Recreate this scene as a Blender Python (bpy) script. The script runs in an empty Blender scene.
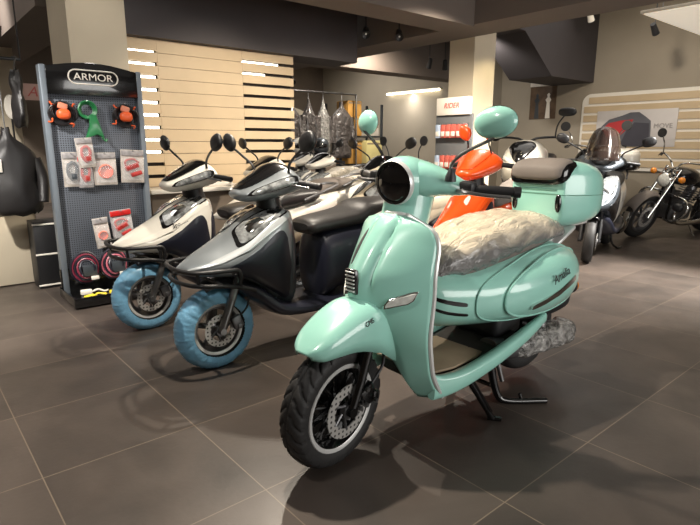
import bpy, bmesh, math, random
from mathutils import Vector, Matrix, noise
random.seed(7)
PI = math.pi
S = bpy.context.scene
COL = S.collection

# ------------------------------------------------------------------ helpers
def lin(c):
    return tuple(((v/255)/12.92 if v/255 <= .04045 else ((v/255+.055)/1.055)**2.4) for v in c)

MATS = {}
def mat(name, rgb, rough=.5, metal=0., coat=0., var=.06, bump=0., bscale=60., nscale=6., emit=0., alpha=1., trans=0., spec=.5, ecol=None):
    if name in MATS: return MATS[name]
    m = bpy.data.materials.new(name); m.use_nodes = True
    nt = m.node_tree; b = nt.nodes['Principled BSDF']
    c = lin(rgb)
    tc = nt.nodes.new('ShaderNodeTexCoord')
    nz = nt.nodes.new('ShaderNodeTexNoise'); nz.inputs['Scale'].default_value = nscale; nz.inputs['Detail'].default_value = 4
    nt.links.new(tc.outputs['Object'], nz.inputs['Vector'])
    rp = nt.nodes.new('ShaderNodeValToRGB')
    rp.color_ramp.elements[0].position = .3; rp.color_ramp.elements[1].position = .7
    rp.color_ramp.elements[0].color = tuple(v*(1-var) for v in c)+(1,)
    rp.color_ramp.elements[1].color = tuple(min(1, v*(1+var)) for v in c)+(1,)
    nt.links.new(nz.outputs['Fac'], rp.inputs['Fac'])
    nt.links.new(rp.outputs['Color'], b.inputs['Base Color'])
    b.inputs['Roughness'].default_value = rough
    b.inputs['Metallic'].default_value = metal
    b.inputs['Coat Weight'].default_value = coat
    b.inputs['Coat Roughness'].default_value = .06
    b.inputs['Specular IOR Level'].default_value = spec
    b.inputs['Alpha'].default_value = alpha
    b.inputs['Transmission Weight'].default_value = trans
    if emit:
        b.inputs['Emission Color'].default_value = tuple(lin(ecol or rgb))+(1,)
        b.inputs['Emission Strength'].default_value = emit
    if bump:
        n2 = nt.nodes.new('ShaderNodeTexNoise'); n2.inputs['Scale'].default_value = bscale; n2.inputs['Detail'].default_value = 5
        nt.links.new(tc.outputs['Object'], n2.inputs['Vector'])
        bp = nt.nodes.new('ShaderNodeBump'); bp.inputs['Strength'].default_value = bump; bp.inputs['Distance'].default_value = .01
        nt.links.new(n2.outputs['Fac'], bp.inputs['Height']); nt.links.new(bp.outputs['Normal'], b.inputs['Normal'])
    MATS[name] = m
    return m

def crom(pts, n):
    """n points along a Catmull-Rom curve through pts (tuples of any length)"""
    k = len(pts)-1; out = []
    for i in range(n):
        t = i/(n-1)*k; s = min(int(t), k-1); f = t-s
        p1 = pts[s]; p2 = pts[s+1]
        p0 = pts[s-1] if s > 0 else tuple(2*a-b for a, b in zip(p1, p2))
        p3 = pts[s+2] if s+2 <= k else tuple(2*b-a for a, b in zip(p1, p2))
        out.append(tuple(.5*(2*b+(c-a)*f+(2*a-5*b+4*c-d)*f*f+(3*b-a-3*c+d)*f**3) for a, b, c, d in zip(p0, p1, p2, p3)))
    return out

class MB:
    def __init__(s): s.v = []; s.f = []
    def add(s, verts, faces):
        o = len(s.v); s.v += [tuple(v) for v in verts]; s.f += [tuple(i+o for i in f) for f in faces]; return s
    def grid(s, g, cu=False, cv=False, caps=False):
        """g[i][j]; cu closes i, cv closes j"""
        n = len(g); m = len(g[0]); F = []
        for i in range(n if cu else n-1):
            for j in range(m if cv else m-1):
                a = i*m+j; b = i*m+(j+1) % m; c = ((i+1) % n)*m+(j+1) % m; d = ((i+1) % n)*m+j
                F.append((a, d, c, b))
        if caps:
            F.append(tuple(range(m))); F.append(tuple((n-1)*m+j for j in reversed(range(m))))
        return s.add([p for r in g for p in r], F)
    def bm(s, b):
        b.verts.ensure_lookup_table(); b.verts.index_update()
        s.add([v.co[:] for v in b.verts], [[v.index for v in f.verts] for f in b.faces]); b.free(); return s
    def box(s, c, d, r=0, rot=None, seg=2):
        b = bmesh.new(); bmesh.ops.create_cube(b, size=1)
        for v in b.verts: v.co = Vector((v.co.x*d[0], v.co.y*d[1], v.co.z*d[2]))
        if r: bmesh.ops.bevel(b, geom=b.edges[:]+b.verts[:], offset=r, segments=seg, profile=.5, affect='EDGES')
        M = Matrix.Translation(c)
        if rot is not None: M = M @ rot
        bmesh.ops.transform(b, matrix=M, verts=b.verts); return s.bm(b)
    def ball(s, c, r, rot=None, u=20, v=12, p=2.):
        g = []
        for i in range(v+1):
            th = -PI/2+PI*i/v
            row = []
            for j in range(u):
                ph = 2*PI*j/u
                def q(x): return math.copysign(abs(x)**(2/p), x)
                w = Vector((r[0]*q(math.cos(th))*q(math.cos(ph)), r[1]*q(math.cos(th))*q(math.sin(ph)), r[2]*q(math.sin(th))))
                if rot is not None: w = rot @ w
                row.append(tuple(w+Vector(c)))
            g.append(row)
        return s.grid(g, cv=True)
    def tube(s, pts, r, seg=10, n=None, closed=False):
        if n: pts = crom(pts+([pts[0]] if closed else []), n); 
        if closed and n: pts = pts[:-1]
        P = [Vector(p[:3]) for p in pts]; N = len(P)
        R = r if isinstance(r, (list, tuple)) else [r]*N
        if len(R) != N: R = [x[0] for x in crom([(x,) for x in R], N)]
        g = []; prev = None
        for i in range(N):
            if closed: t = P[(i+1) % N]-P[i-1]
            else: t = P[min(i+1, N-1)]-P[max(i-1, 0)]
            t.normalize()
            if prev is None:
                a = Vector((0, 0, 1)) if abs(t.z) < .9 else Vector((1, 0, 0)); u = t.cross(a).normalized()
            else:
                u = (prev-t*prev.dot(t)).normalized()
            prev = u; w = t.cross(u)
            g.append([tuple(P[i]+R[i]*(math.cos(2*PI*k/seg)*u+math.sin(2*PI*k/seg)*w)) for k in range(seg)])
        return s.grid(g, cu=closed, cv=True, caps=not closed)
    def cyl(s, p, q, r, r2=None, seg=20): return s.tube([p, q], [r, r if r2 is None else r2], seg)
    def lathe(s, prof, c, axis=(0, 1, 0), seg=40, fn=None, closed=False):
        """prof: (along axis, radius)"""
        a = Vector(axis).normalized(); t = Vector((0, 0, 1)) if abs(a.z) < .9 else Vector((1, 0, 0))
        u = a.cross(t).normalized(); w = a.cross(u); c = Vector(c); g = []
        for i in range(seg):
            th = 2*PI*i/seg; row = []
            for h, r in prof:
                if fn: h, r = fn(th, h, r)
                row.append(tuple(c+a*h+r*(math.cos(th)*u+math.sin(th)*w)))
            g.append(row)
        return s.grid(g, cu=True, cv=closed)
    def prism(s, poly, o, ux, uy, depth, r=0):
        """2D polygon in the plane (o,ux,uy) extruded along ux x uy by depth"""
        ux = Vector(ux).normalized(); uy = Vector(uy).normalized(); n = ux.cross(uy); o = Vector(o)
        b = bmesh.new(); vs = [b.verts.new(o+ux*p[0]+uy*p[1]) for p in poly]; f = b.faces.new(vs)
        e = bmesh.ops.extrude_face_region(b, geom=[f]); bmesh.ops.translate(b, vec=n*depth, verts=[v for v in e['geom'] if isinstance(v, bmesh.types.BMVert)])
        bmesh.ops.recalc_face_normals(b, faces=b.faces)
        if r: bmesh.ops.bevel(b, geom=b.edges[:], offset=r, segments=2, profile=.5, affect='EDGES')
        return s.bm(b)
    def xf(s, M):
        if M is not None: s.v = [tuple(M @ Vector(v)) for v in s.v]
        return s
    def build(s, name, m, parent=None, angle=40, solid=0, sub=0, M=None):
        s.xf(M)
        me = bpy.data.meshes.new(name); me.from_pydata(s.v, [], s.f); me.validate()
        b = bmesh.new(); b.from_mesh(me); bmesh.ops.remove_doubles(b, verts=b.verts, dist=1e-5)
        bmesh.ops.recalc_face_normals(b, faces=b.faces); b.to_mesh(me); b.free()
        if angle:
            me.polygons.foreach_set('use_smooth', [True]*len(me.polygons)); me.set_sharp_from_angle(angle=math.radians(angle))
        me.materials.append(m)
        o = bpy.data.objects.new(name, me); COL.objects.link(o)
        if parent: o.parent = parent
        if solid:
            k = o.modifiers.new('Solidify', 'SOLIDIFY'); k.thickness = solid; k.offset = 0
        if sub:
            k = o.modifiers.new('Subsurf', 'SUBSURF'); k.levels = sub; k.render_levels = sub
        return o

def tag(o, label, cat, group=None, kind=None):
    o['label'] = label; o['category'] = cat
    if group: o['group'] = group
    if kind: o['kind'] = kind
    return o
def thing(name, loc, rz, label, cat, group=None):
    o = bpy.data.objects.new(name, None); o.empty_display_size = .1; COL.objects.link(o)
    o.location = loc; o.rotation_euler = (0, 0, rz)
    return tag(o, label, cat, group)
def struct(o): o['kind'] = 'structure'; return o

def body_grid(st, n=26, seg=28, e=2.5):
    """loft along x: stations (x, zbottom, ztop, halfwidth[, y])"""
    g = []
    for q in crom([tuple(t)+((0,) if len(t) == 4 else ()) for t in st], n):
        x, zb, zt, w, y0 = q; w = max(w, .004); h = max((zt-zb)/2, .004); zc = (zt+zb)/2
        row = []
        for k in range(seg):
            a = 2*PI*k/seg; c, s_ = math.cos(a), math.sin(a)
            row.append((x, y0+w*math.copysign(abs(c)**(2/e), c), zc+h*math.copysign(abs(s_)**(2/e), s_)))
        g.append(row)
    return g
def body(st, n=26, seg=28, e=2.5):
    return MB().grid(body_grid(st, n, seg, e), cv=True, caps=True)

def gsample(g, u, v):
    """bilinear point on grid, u along rows 0..1, v along columns 0..1 (closed)"""
    n = len(g); m = len(g[0]); x = min(max(u, 0), 1)*(n-1); i = min(int(x), n-2); fx = x-i
    y = (v % 1)*m; j = int(y) % m; fy = y-int(y); k = (j+1) % m
    A, B, C_, D = (Vector(p) for p in (g[i][j], g[i][k], g[i+1][k], g[i+1][j]))
    return (A*(1-fx)+D*fx)*(1-fy)+(B*(1-fx)+C_*fx)*fy
def gnormal(g, u, v, cen):
    d = .01
    a = gsample(g, u+d, v)-gsample(g, u-d, v); b = gsample(g, u, v+d)-gsample(g, u, v-d)
    n = a.cross(b)
    if n.length < 1e-9: return Vector((0, 0, 1))
    n.normalize()
    return n if n.dot(gsample(g, u, v)-cen) > 0 else -n
def patch(g, uv, off=.004, bulge=.0, e=3., rings=6, seg=32, cen=None):
    """raised patch on a lofted body between four (u,v) corners"""
    cen = cen or sum((Vector(p) for r in g for p in r), Vector())/(len(g)*len(g[0]))
    (a, b, c, d) = uv; G = []
    for i in range(rings+2):
        r = min(1, (i+.02)/rings); row = []
        for k in range(seg):
            t = 2*PI*k/seg; cx, sx = math.cos(t), math.sin(t)
            p = .5+.5*r*math.copysign(abs(cx)**(2/e), cx); q = .5+.5*r*math.copysign(abs(sx)**(2/e), sx)
            u = (a[0]*(1-p)+b[0]*p)*(1-q)+(d[0]*(1-p)+c[0]*p)*q
            v = (a[1]*(1-p)+b[1]*p)*(1-q)+(d[1]*(1-p)+c[1]*p)*q
            o = off+bulge*(1-r*r) if i <= rings else -.004
            row.append(tuple(gsample(g, u, v)+gnormal(g, u, v, cen)*o))
        G.append(row)
    return MB().grid(G, cv=True).add(G[0], [tuple(range(seg))])

def steer_matrix(p, d, ang):
    return Matrix.Translation(p) @ Matrix.Rotation(ang, 4, Vector(d).normalized()) @ Matrix.Translation(-Vector(p))

def text(body_, size, loc, rot, m, parent=None, name='lettering', depth=.002, shear=0., align='CENTER', sx=1.):
    cu = bpy.data.curves.new(name, 'FONT'); cu.body = body_; cu.size = size; cu.extrude = depth; cu.shear = shear
    cu.align_x = align; cu.align_y = 'CENTER'
    o = bpy.data.objects.new(name, cu); COL.objects.link(o)
    bpy.context.view_layer.update()
    me = bpy.data.meshes.new_from_object(o.evaluated_get(bpy.context.evaluated_depsgraph_get()))
    bpy.data.objects.remove(o); bpy.data.curves.remove(cu)
    me.name = name; me.materials.clear(); me.materials.append(m)
    q = bpy.data.objects.new(name, me); COL.objects.link(q)
    q.matrix_local = Matrix.Translation(loc) @ rot @ Matrix.Diagonal((sx, 1, 1, 1))
    if parent: q.parent = parent
    return q
def basis(x, y):
    """rotation whose local x,y are the given directions"""
    x = Vector(x).normalized(); y = Vector(y); z = x.cross(y).normalized(); y = z.cross(x)
    return Matrix((x, y, z)).transposed().to_4x4()

# ------------------------------------------------------------------ materials
mint = mat('mint_paint', (150, 205, 191), .28, coat=.8, var=.02)
mintdk = mat('mint_recess', (96, 142, 126), .35, var=.03)
chrome = mat('chrome', (215, 215, 212), .12, metal=1, var=.03)
satin = mat('satin_silver_paint', (216, 216, 214), .3, metal=.35, coat=.3, var=.04)
steel = mat('brushed_steel', (150, 150, 150), .35, metal=1, var=.08)
alu = mat('cast_aluminium', (120, 120, 122), .42, metal=.9, var=.12)
blk = mat('black_plastic', (24, 24, 26), .45, var=.15, bump=.1, bscale=400)
gblk = mat('gloss_black', (12, 12, 13), .18, coat=.6, var=.1)
rub = mat('tyre_rubber', (30, 29, 29), .62, var=.2, bump=.1, bscale=300)
matte = mat('dark_rubber_mat', (44, 40, 37), .7, var=.2, bump=.3, bscale=200)
tanm = mat('kraft_card', (148, 130, 108), .7, var=.12)
tanin = mat('reflection_tan_plastic', (150, 128, 100), .5, var=.06)  # tan stands for a reflection on the inner shield
glassd = mat('dark_lens', (14, 14, 16), .06, coat=1., var=.1)
lens = mat('clear_lens', (216, 216, 210), .12, metal=.1, coat=1., var=.2, nscale=40)
mirg = mat('mirror_glass', (120, 122, 125), .05, metal=1, var=.05)
orange_l = mat('amber_lens', (214, 128, 30), .25, coat=.8, var=.1)
redl = mat('red_lens', (150, 22, 18), .25, coat=.8, var=.1)
seatb = mat('black_seat_vinyl', (34, 32, 32), .42, var=.15, bump=.15, bscale=350)
silverp = mat('silver_grey_paint', (132, 138, 142), .3, metal=.4, coat=.7, var=.04)
greyp = mat('dark_grey_paint', (74, 80, 86), .35, metal=.5, coat=.5, var=.05)
whitep = mat('pearl_white_paint', (222, 218, 208), .28, coat=.8, var=.03)
champ = mat('champagne_paint', (205, 192, 168), .3, metal=.2, coat=.7, var=.04)
orangep = mat('orange_paint', (232, 82, 22), .3, coat=.7, var=.05)
navy = mat('navy_black_plastic', (26, 28, 40), .4, coat=.15, var=.15)
blackp = mat('black_paint', (20, 20, 22), .22, coat=.8, var=.1)
blue = mat('blue_film', (116, 170, 204), .42, coat=.2, var=.08, nscale=26, bump=.28, bscale=60)
padm = mat('brown_grey_pad', (112, 104, 98), .75, var=.12, bump=.2, bscale=300)
redp = mat('red_plastic', (182, 30, 28), .35, coat=.3, var=.15, nscale=20)
yel = mat('yellow_plastic', (222, 200, 52), .45, var=.12)
green = mat('green_cable', (30, 110, 62), .35, coat=.3, var=.15, nscale=20)
ork = mat('orange_plastic', (222, 92, 44), .4, var=.12)
card = mat('white_card', (214, 208, 198), .55, var=.06)
cardp = mat('grey_print_card', (150, 146, 146), .5, var=.3, nscale=30)
brownbox = mat('cardboard_box', (190, 142, 70), .75, var=.1)
beige = mat('beige_plaster', (192, 180, 158), .85, var=.05, nscale=2, bump=.05, bscale=80)
wallm = mat('taupe_plaster', (152, 142, 126), .85, var=.05, nscale=1.5, bump=.05, bscale=80)
dwall = mat('dark_plaster', (110, 98, 86), .85, var=.06, nscale=1.5)
ceilm = mat('dark_ceiling_plaster', (104, 94, 86), .85, var=.08, nscale=1.2, bump=.05, bscale=60)
beamm = mat('beam_brown_paint', (104, 94, 87), .75, var=.06, nscale=1.5)
beamd = mat('charcoal_beam_paint', (66, 61, 62), .7, var=.08, nscale=1.5)
woodm = mat('pale_wood_board', (194, 172, 139), .55, var=.06, nscale=3)
slotd = mat('dark_gap', (52, 46, 40), .8, var=.1)
whitem = mat('white_melamine', (226, 220, 208), .5, var=.02)

def wrapmat(name, rgb, rough=.3, sc=9., strength=1., mixdark=.35, metal=0., stretch=None, dist=.03, painted_shade=None):
    m = bpy.data.materials.new(name); m.use_nodes = True; nt = m.node_tree; b = nt.nodes['Principled BSDF']
    tc = nt.nodes.new('ShaderNodeTexCoord'); n = nt.nodes.new('ShaderNodeTexNoise')
    n.inputs['Scale'].default_value = sc; n.inputs['Detail'].default_value = 7; n.inputs['Distortion'].default_value = 1.6
    v = nt.nodes.new('ShaderNodeTexVoronoi'); v.feature = 'DISTANCE_TO_EDGE'; v.inputs['Scale'].default_value = sc*1.5
    mp = nt.nodes.new('ShaderNodeMixRGB'); mp.inputs['Fac'].default_value = .12
    src = tc.outputs['Object']
    if stretch:
        mpp = nt.nodes.new('ShaderNodeMapping'); mpp.inputs['Scale'].default_value = stretch
        nt.links.new(src, mpp.inputs['Vector']); src = mpp.outputs['Vector']
    nt.links.new(src, n.inputs['Vector'])
    nt.links.new(src, mp.inputs['Color1']); nt.links.new(n.outputs['Color'], mp.inputs['Color2'])
    nt.links.new(mp.outputs['Color'], v.inputs['Vector'])
    ad = nt.nodes.new('ShaderNodeMath'); ad.operation = 'ADD'
    nt.links.new(n.outputs['Fac'], ad.inputs[0]); nt.links.new(v.outputs['Distance'], ad.inputs[1])
    bp = nt.nodes.new('ShaderNodeBump'); bp.inputs['Strength'].default_value = strength; bp.inputs['Distance'].default_value = dist
    nt.links.new(ad.outputs[0], bp.inputs['Height']); nt.links.new(bp.outputs['Normal'], b.inputs['Normal'])
    rp = nt.nodes.new('ShaderNodeValToRGB'); c = lin(rgb)
    rp.color_ramp.elements[0].position = .35; rp.color_ramp.elements[0].color = tuple(x*mixdark for x in c)+(1,)
    rp.color_ramp.elements[1].position = .62; rp.color_ramp.elements[1].color = c+(1,)
    nt.links.new(n.outputs['Fac'], rp.inputs['Fac']); nt.links.new(rp.outputs['Color'], b.inputs['Base Color'])
    if painted_shade:   # shade painted into the film: greyer low on the seat, paler on top
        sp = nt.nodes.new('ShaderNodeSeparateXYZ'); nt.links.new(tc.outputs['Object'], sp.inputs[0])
        mr = nt.nodes.new('ShaderNodeMapRange'); mr.inputs['From Min'].default_value = painted_shade[1]; mr.inputs['From Max'].default_value = painted_shade[2]
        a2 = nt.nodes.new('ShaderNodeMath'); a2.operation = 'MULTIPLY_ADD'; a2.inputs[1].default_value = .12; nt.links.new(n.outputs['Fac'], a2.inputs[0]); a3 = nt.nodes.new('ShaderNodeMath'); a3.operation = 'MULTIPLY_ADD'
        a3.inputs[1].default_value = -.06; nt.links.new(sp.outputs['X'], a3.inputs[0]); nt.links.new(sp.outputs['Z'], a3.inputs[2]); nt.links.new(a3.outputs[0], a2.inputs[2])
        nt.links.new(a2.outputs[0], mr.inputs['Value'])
        m2 = nt.nodes.new('ShaderNodeMixRGB'); m2.inputs['Color1'].default_value = lin(painted_shade[0])+(1,)
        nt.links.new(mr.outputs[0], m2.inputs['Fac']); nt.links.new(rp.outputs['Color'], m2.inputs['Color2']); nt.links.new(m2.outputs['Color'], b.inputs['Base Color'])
    b.inputs['Roughness'].default_value = rough; b.inputs['Coat Weight'].default_value = .5; b.inputs['Coat Roughness'].default_value = .15
    b.inputs['Metallic'].default_value = metal
    return m
film = wrapmat('crinkled_clear_film', (228, 214, 190), .2, 9, 1., .78, stretch=(.55, 1.2, 1.), dist=.022, painted_shade=((112, 110, 108), .78, .86))
filmg = wrapmat('crinkled_film_over_metal', (186, 184, 180), .18, 14, .8, .3, .25)
filmw = wrapmat('crinkled_white_film', (222, 212, 194), .3, 9, 1., .6)
filmd = wrapmat('dark_garment_film', (92, 86, 84), .3, 7, 1., .35)

def holes(name, rgb, pitch, rad, ax=('X', 'Z')):
    m = bpy.data.materials.new(name); m.use_nodes = True; nt = m.node_tree; b = nt.nodes['Principled BSDF']
    tc = nt.nodes.new('ShaderNodeTexCoord'); sp = nt.nodes.new('ShaderNodeSeparateXYZ'); nt.links.new(tc.outputs['Object'], sp.inputs[0])
    def mth(op, a, bb=None):
        q = nt.nodes.new('ShaderNodeMath'); q.operation = op
        for i, x in enumerate((a, bb)):
            if x is None: continue
            if isinstance(x, (int, float)): q.inputs[i].default_value = x
            else: nt.links.new(x, q.inputs[i])
        return q.outputs[0]
    fs = []
    for a in ax:
        t = mth('FRACT', mth('DIVIDE', sp.outputs[a], pitch)); t = mth('SUBTRACT', t, .5); fs.append(mth('MULTIPLY', t, t))
    d = mth('LESS_THAN', mth('ADD', fs[0], fs[1]), rad*rad)
    mx = nt.nodes.new('ShaderNodeMixRGB'); c = lin(rgb)
    mx.inputs['Color1'].default_value = c+(1,); mx.inputs['Color2'].default_value = tuple(v*.12 for v in c)+(1,)
    nt.links.new(d, mx.inputs['Fac']); nt.links.new(mx.outputs['Color'], b.inputs['Base Color'])
    b.inputs['Roughness'].default_value = .4; b.inputs['Metallic'].default_value = .3
    return m
peg = holes('perforated_steel', (98, 103, 112), .0175, .27)
discm = holes('drilled_disc_steel', (196, 194, 190), .022, .24)
discm.node_tree.nodes['Principled BSDF'].inputs['Metallic'].default_value = .5

def floor_material():
    m = bpy.data.materials.new('stone_floor_tiles'); m.use_nodes = True; nt = m.node_tree; b = nt.nodes['Principled BSDF']
    tc = nt.nodes.new('ShaderNodeTexCoord'); sp = nt.nodes.new('ShaderNodeSeparateXYZ'); nt.links.new(tc.outputs['Object'], sp.inputs[0])
    def mth(op, a, bb=None):
        q = nt.nodes.new('ShaderNodeMath'); q.operation = op
        for i, x in enumerate((a, bb)):
            if x is None: continue
            if isinstance(x, (int, float)): q.inputs[i].default_value = x
            else: nt.links.new(x, q.inputs[i])
        return q.outputs[0]
    ds = []; cells = []
    for a, o in (('X', .285), ('Y', .915)):
        t = mth('DIVIDE', mth('SUBTRACT', sp.outputs[a], o), .6)
        cells.append(mth('FLOOR', t)); f = mth('FRACT', t)
        ds.append(mth('MINIMUM', f, mth('SUBTRACT', 1., f)))
    gr = mth('LESS_THAN', mth('MINIMUM', ds[0], ds[1]), .0035)
    cb = nt.nodes.new('ShaderNodeCombineXYZ'); nt.links.new(cells[0], cb.inputs[0]); nt.links.new(cells[1], cb.inputs[1])
    wn = nt.nodes.new('ShaderNodeTexWhiteNoise'); nt.links.new(cb.outputs[0], wn.inputs['Vector'])
    n1 = nt.nodes.new('ShaderNodeTexNoise'); n1.inputs['Scale'].default_value = 2.2; n1.inputs['Detail'].default_value = 8; n1.inputs['Distortion'].default_value = .8
    nt.links.new(tc.outputs['Object'], n1.inputs['Vector'])
    k = mth('ADD', mth('MULTIPLY', n1.outputs['Fac'], .75), mth('MULTIPLY', wn.outputs['Value'], .25))
    rp = nt.nodes.new('ShaderNodeValToRGB')
    rp.color_ramp.elements[0].position = .3; rp.color_ramp.elements[0].color = lin((55, 49, 45))+(1,)
    rp.color_ramp.elements[1].position = .68; rp.color_ramp.elements[1].color = lin((81, 72, 66))+(1,)
    nt.links.new(k, rp.inputs['Fac'])
    mx = nt.nodes.new('ShaderNodeMixRGB'); nt.links.new(gr, mx.inputs['Fac']); nt.links.new(rp.outputs['Color'], mx.inputs['Color1'])
    mx.inputs['Color2'].default_value = lin((112, 100, 87))+(1,)
    nt.links.new(mx.outputs['Color'], b.inputs['Base Color'])
    n2 = nt.nodes.new('ShaderNodeTexNoise'); n2.inputs['Scale'].default_value = 5; n2.inputs['Detail'].default_value = 6
    nt.links.new(tc.outputs['Object'], n2.inputs['Vector'])
    rr = mth('ADD', mth('MULTIPLY', n2.outputs['Fac'], .2), .3); nt.links.new(rr, b.inputs['Roughness'])
    bp = nt.nodes.new('ShaderNodeBump'); bp.inputs['Strength'].default_value = .12; bp.inputs['Distance'].default_value = .004
    n3 = nt.nodes.new('ShaderNodeTexNoise'); n3.inputs['Scale'].default_value = 45; n3.inputs['Detail'].default_value = 6
    nt.links.new(tc.outputs['Object'], n3.inputs['Vector'])
    nt.links.new(mth('SUBTRACT', n3.outputs['Fac'], mth('MULTIPLY', gr, .8)), bp.inputs['Height']); nt.links.new(bp.outputs['Normal'], b.inputs['Normal'])
    return m

# ------------------------------------------------------------------ wheels
def tread_fn(R, w):
    def fn(th, h, r):
        if r < R-.045: return h, r
        q = ((th*13/(PI)) + abs(h)/w*2.6 + (.5 if h > 0 else 0)) % 1
        if q < .26 and abs(h) > .012: return h, r-.006
        if abs(h) < .004: return h, r-.004
        return h, r
    return fn
def tyre_prof(R, w, rim, n=15):
    p = [(-w*.36, rim), (-w*.46, rim+(R-rim)*.25)]
    for i in range(n):
        a = PI*(.13+.74*i/(n-1))
        p.append((-w*.5*math.cos(a), rim+(R-rim)*.42+(R-rim)*.58*math.sin(a)**.75))
    p += [(w*.46, rim+(R-rim)*.25), (w*.36, rim)]
    return p
def wheel(parent, c, R, w, rim, M=None, spokes=5, disc=-1, rimm=gblk, edge=steel, tread=True, discr=.105, fine=True, cover=None, tyrem=None):
    seg = 234 if fine else 40
    MB().lathe(tyre_prof(R, w, rim, 21 if fine else 9), c, seg=seg, fn=tread_fn(R, w) if (tread and fine) else None).build('tyre', tyrem or rub, parent, 50, M=M)
    lip = rim+.006
    rb = MB().lathe([(-w*.40, lip), (-w*.40, rim-.012), (-w*.28, rim-.02), (0, rim-.035), (w*.28, rim-.02), (w*.40, rim-.012), (w*.40, lip), (0, rim-.028)], c, seg=48, closed=True)
    r_ = rb.build('rim', rimm, parent, M=M)
    if edge:
        e = MB()
        for s_ in (-1, 1):
            e.lathe([(s_*w*.40, lip+.004), (s_*w*.44, lip+.001), (s_*w*.435, lip-.008), (s_*w*.38, rim-.012), (s_*w*.35, rim-.013)], c, seg=64, closed=True)
        e.build('rim_edge', edge, r_, M=M)
    if spokes > 7: MB().lathe([(-.004, .03), (-.006, rim*.6), (-.004, rim-.03), (.004, rim-.03), (.006, rim*.6), (.004, .03)], c, seg=40, closed=True).build('rim_web', rimm, r_, M=M)
    cx, cy, cz = c
    MB().lathe([(-w*.42, .0), (-w*.42, .028), (-w*.3, .042), (w*.3, .042), (w*.42, .028), (w*.42, 0)], c, seg=24).build('hub', rimm, parent, M=M)
    for k in range(spokes):
        a = 2*PI*k/spokes+.3; sp = MB()
        for da in (-.13, .13):
            d0 = Vector((math.cos(a+da*.3), 0, math.sin(a+da*.3))); d1 = Vector((math.cos(a+da), 0, math.sin(a+da)))
            sp.tube([tuple(Vector(c)+d0*.034), tuple(Vector(c)+d0*.6*rim+d1*.02), tuple(Vector(c)+d1*(rim-.022))], [.015, .011, .013], 8)
        sp.build('spoke', rimm, parent, M=M)
    if disc:
        y = cy+disc*w*.62
        d = MB().lathe([(-.0022, discr*.64), (-.0022, discr), (.0022, discr), (.0022, discr*.64)], (cx, y, cz), seg=48, closed=True)
        do = d.build('brake_disc', discm, parent, M=M)
        car = MB()
        for k in range(6):
            a = 2*PI*k/6; p = Vector((cx, y, cz)); dd = Vector((math.cos(a), 0, math.sin(a))); d2 = Vector((math.cos(a+.5), 0, math.sin(a+.5)))
            car.tube([tuple(p+dd*.03), tuple(p+d2*discr*.68)], .006, 6)
        car.lathe([(-.012, 0), (-.012, .03), (.008, .034), (.008, 0)], (cx, y, cz), seg=20)
        car.build('disc_carrier', alu, do, M=M)
    if cover:
        def wr(th, h, r):
            p = noise.noise(Vector((th*9, h*30, c[1]*5)))
            return h*(1+.03*p), r+.003*p+.0018*math.sin(th*60+3*noise.noise(Vector((th*4, h*9, 0))))
        pr = []
        for i in range(19):
            a = -PI*.04+PI*1.08*i/18
            pr.append((-w*.62*math.cos(a), rim+(R-rim)*.36+((R-rim)*.67+.004)*max(0, math.sin(a))**.8+(R-rim)*1.6*min(0, math.sin(a))))
        MB().lathe(pr, c, seg=150, fn=wr).build('tyre_cover', cover, parent, M=M)['label'] = 'blue crinkled plastic cover stretched over the front tyre'

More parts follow.
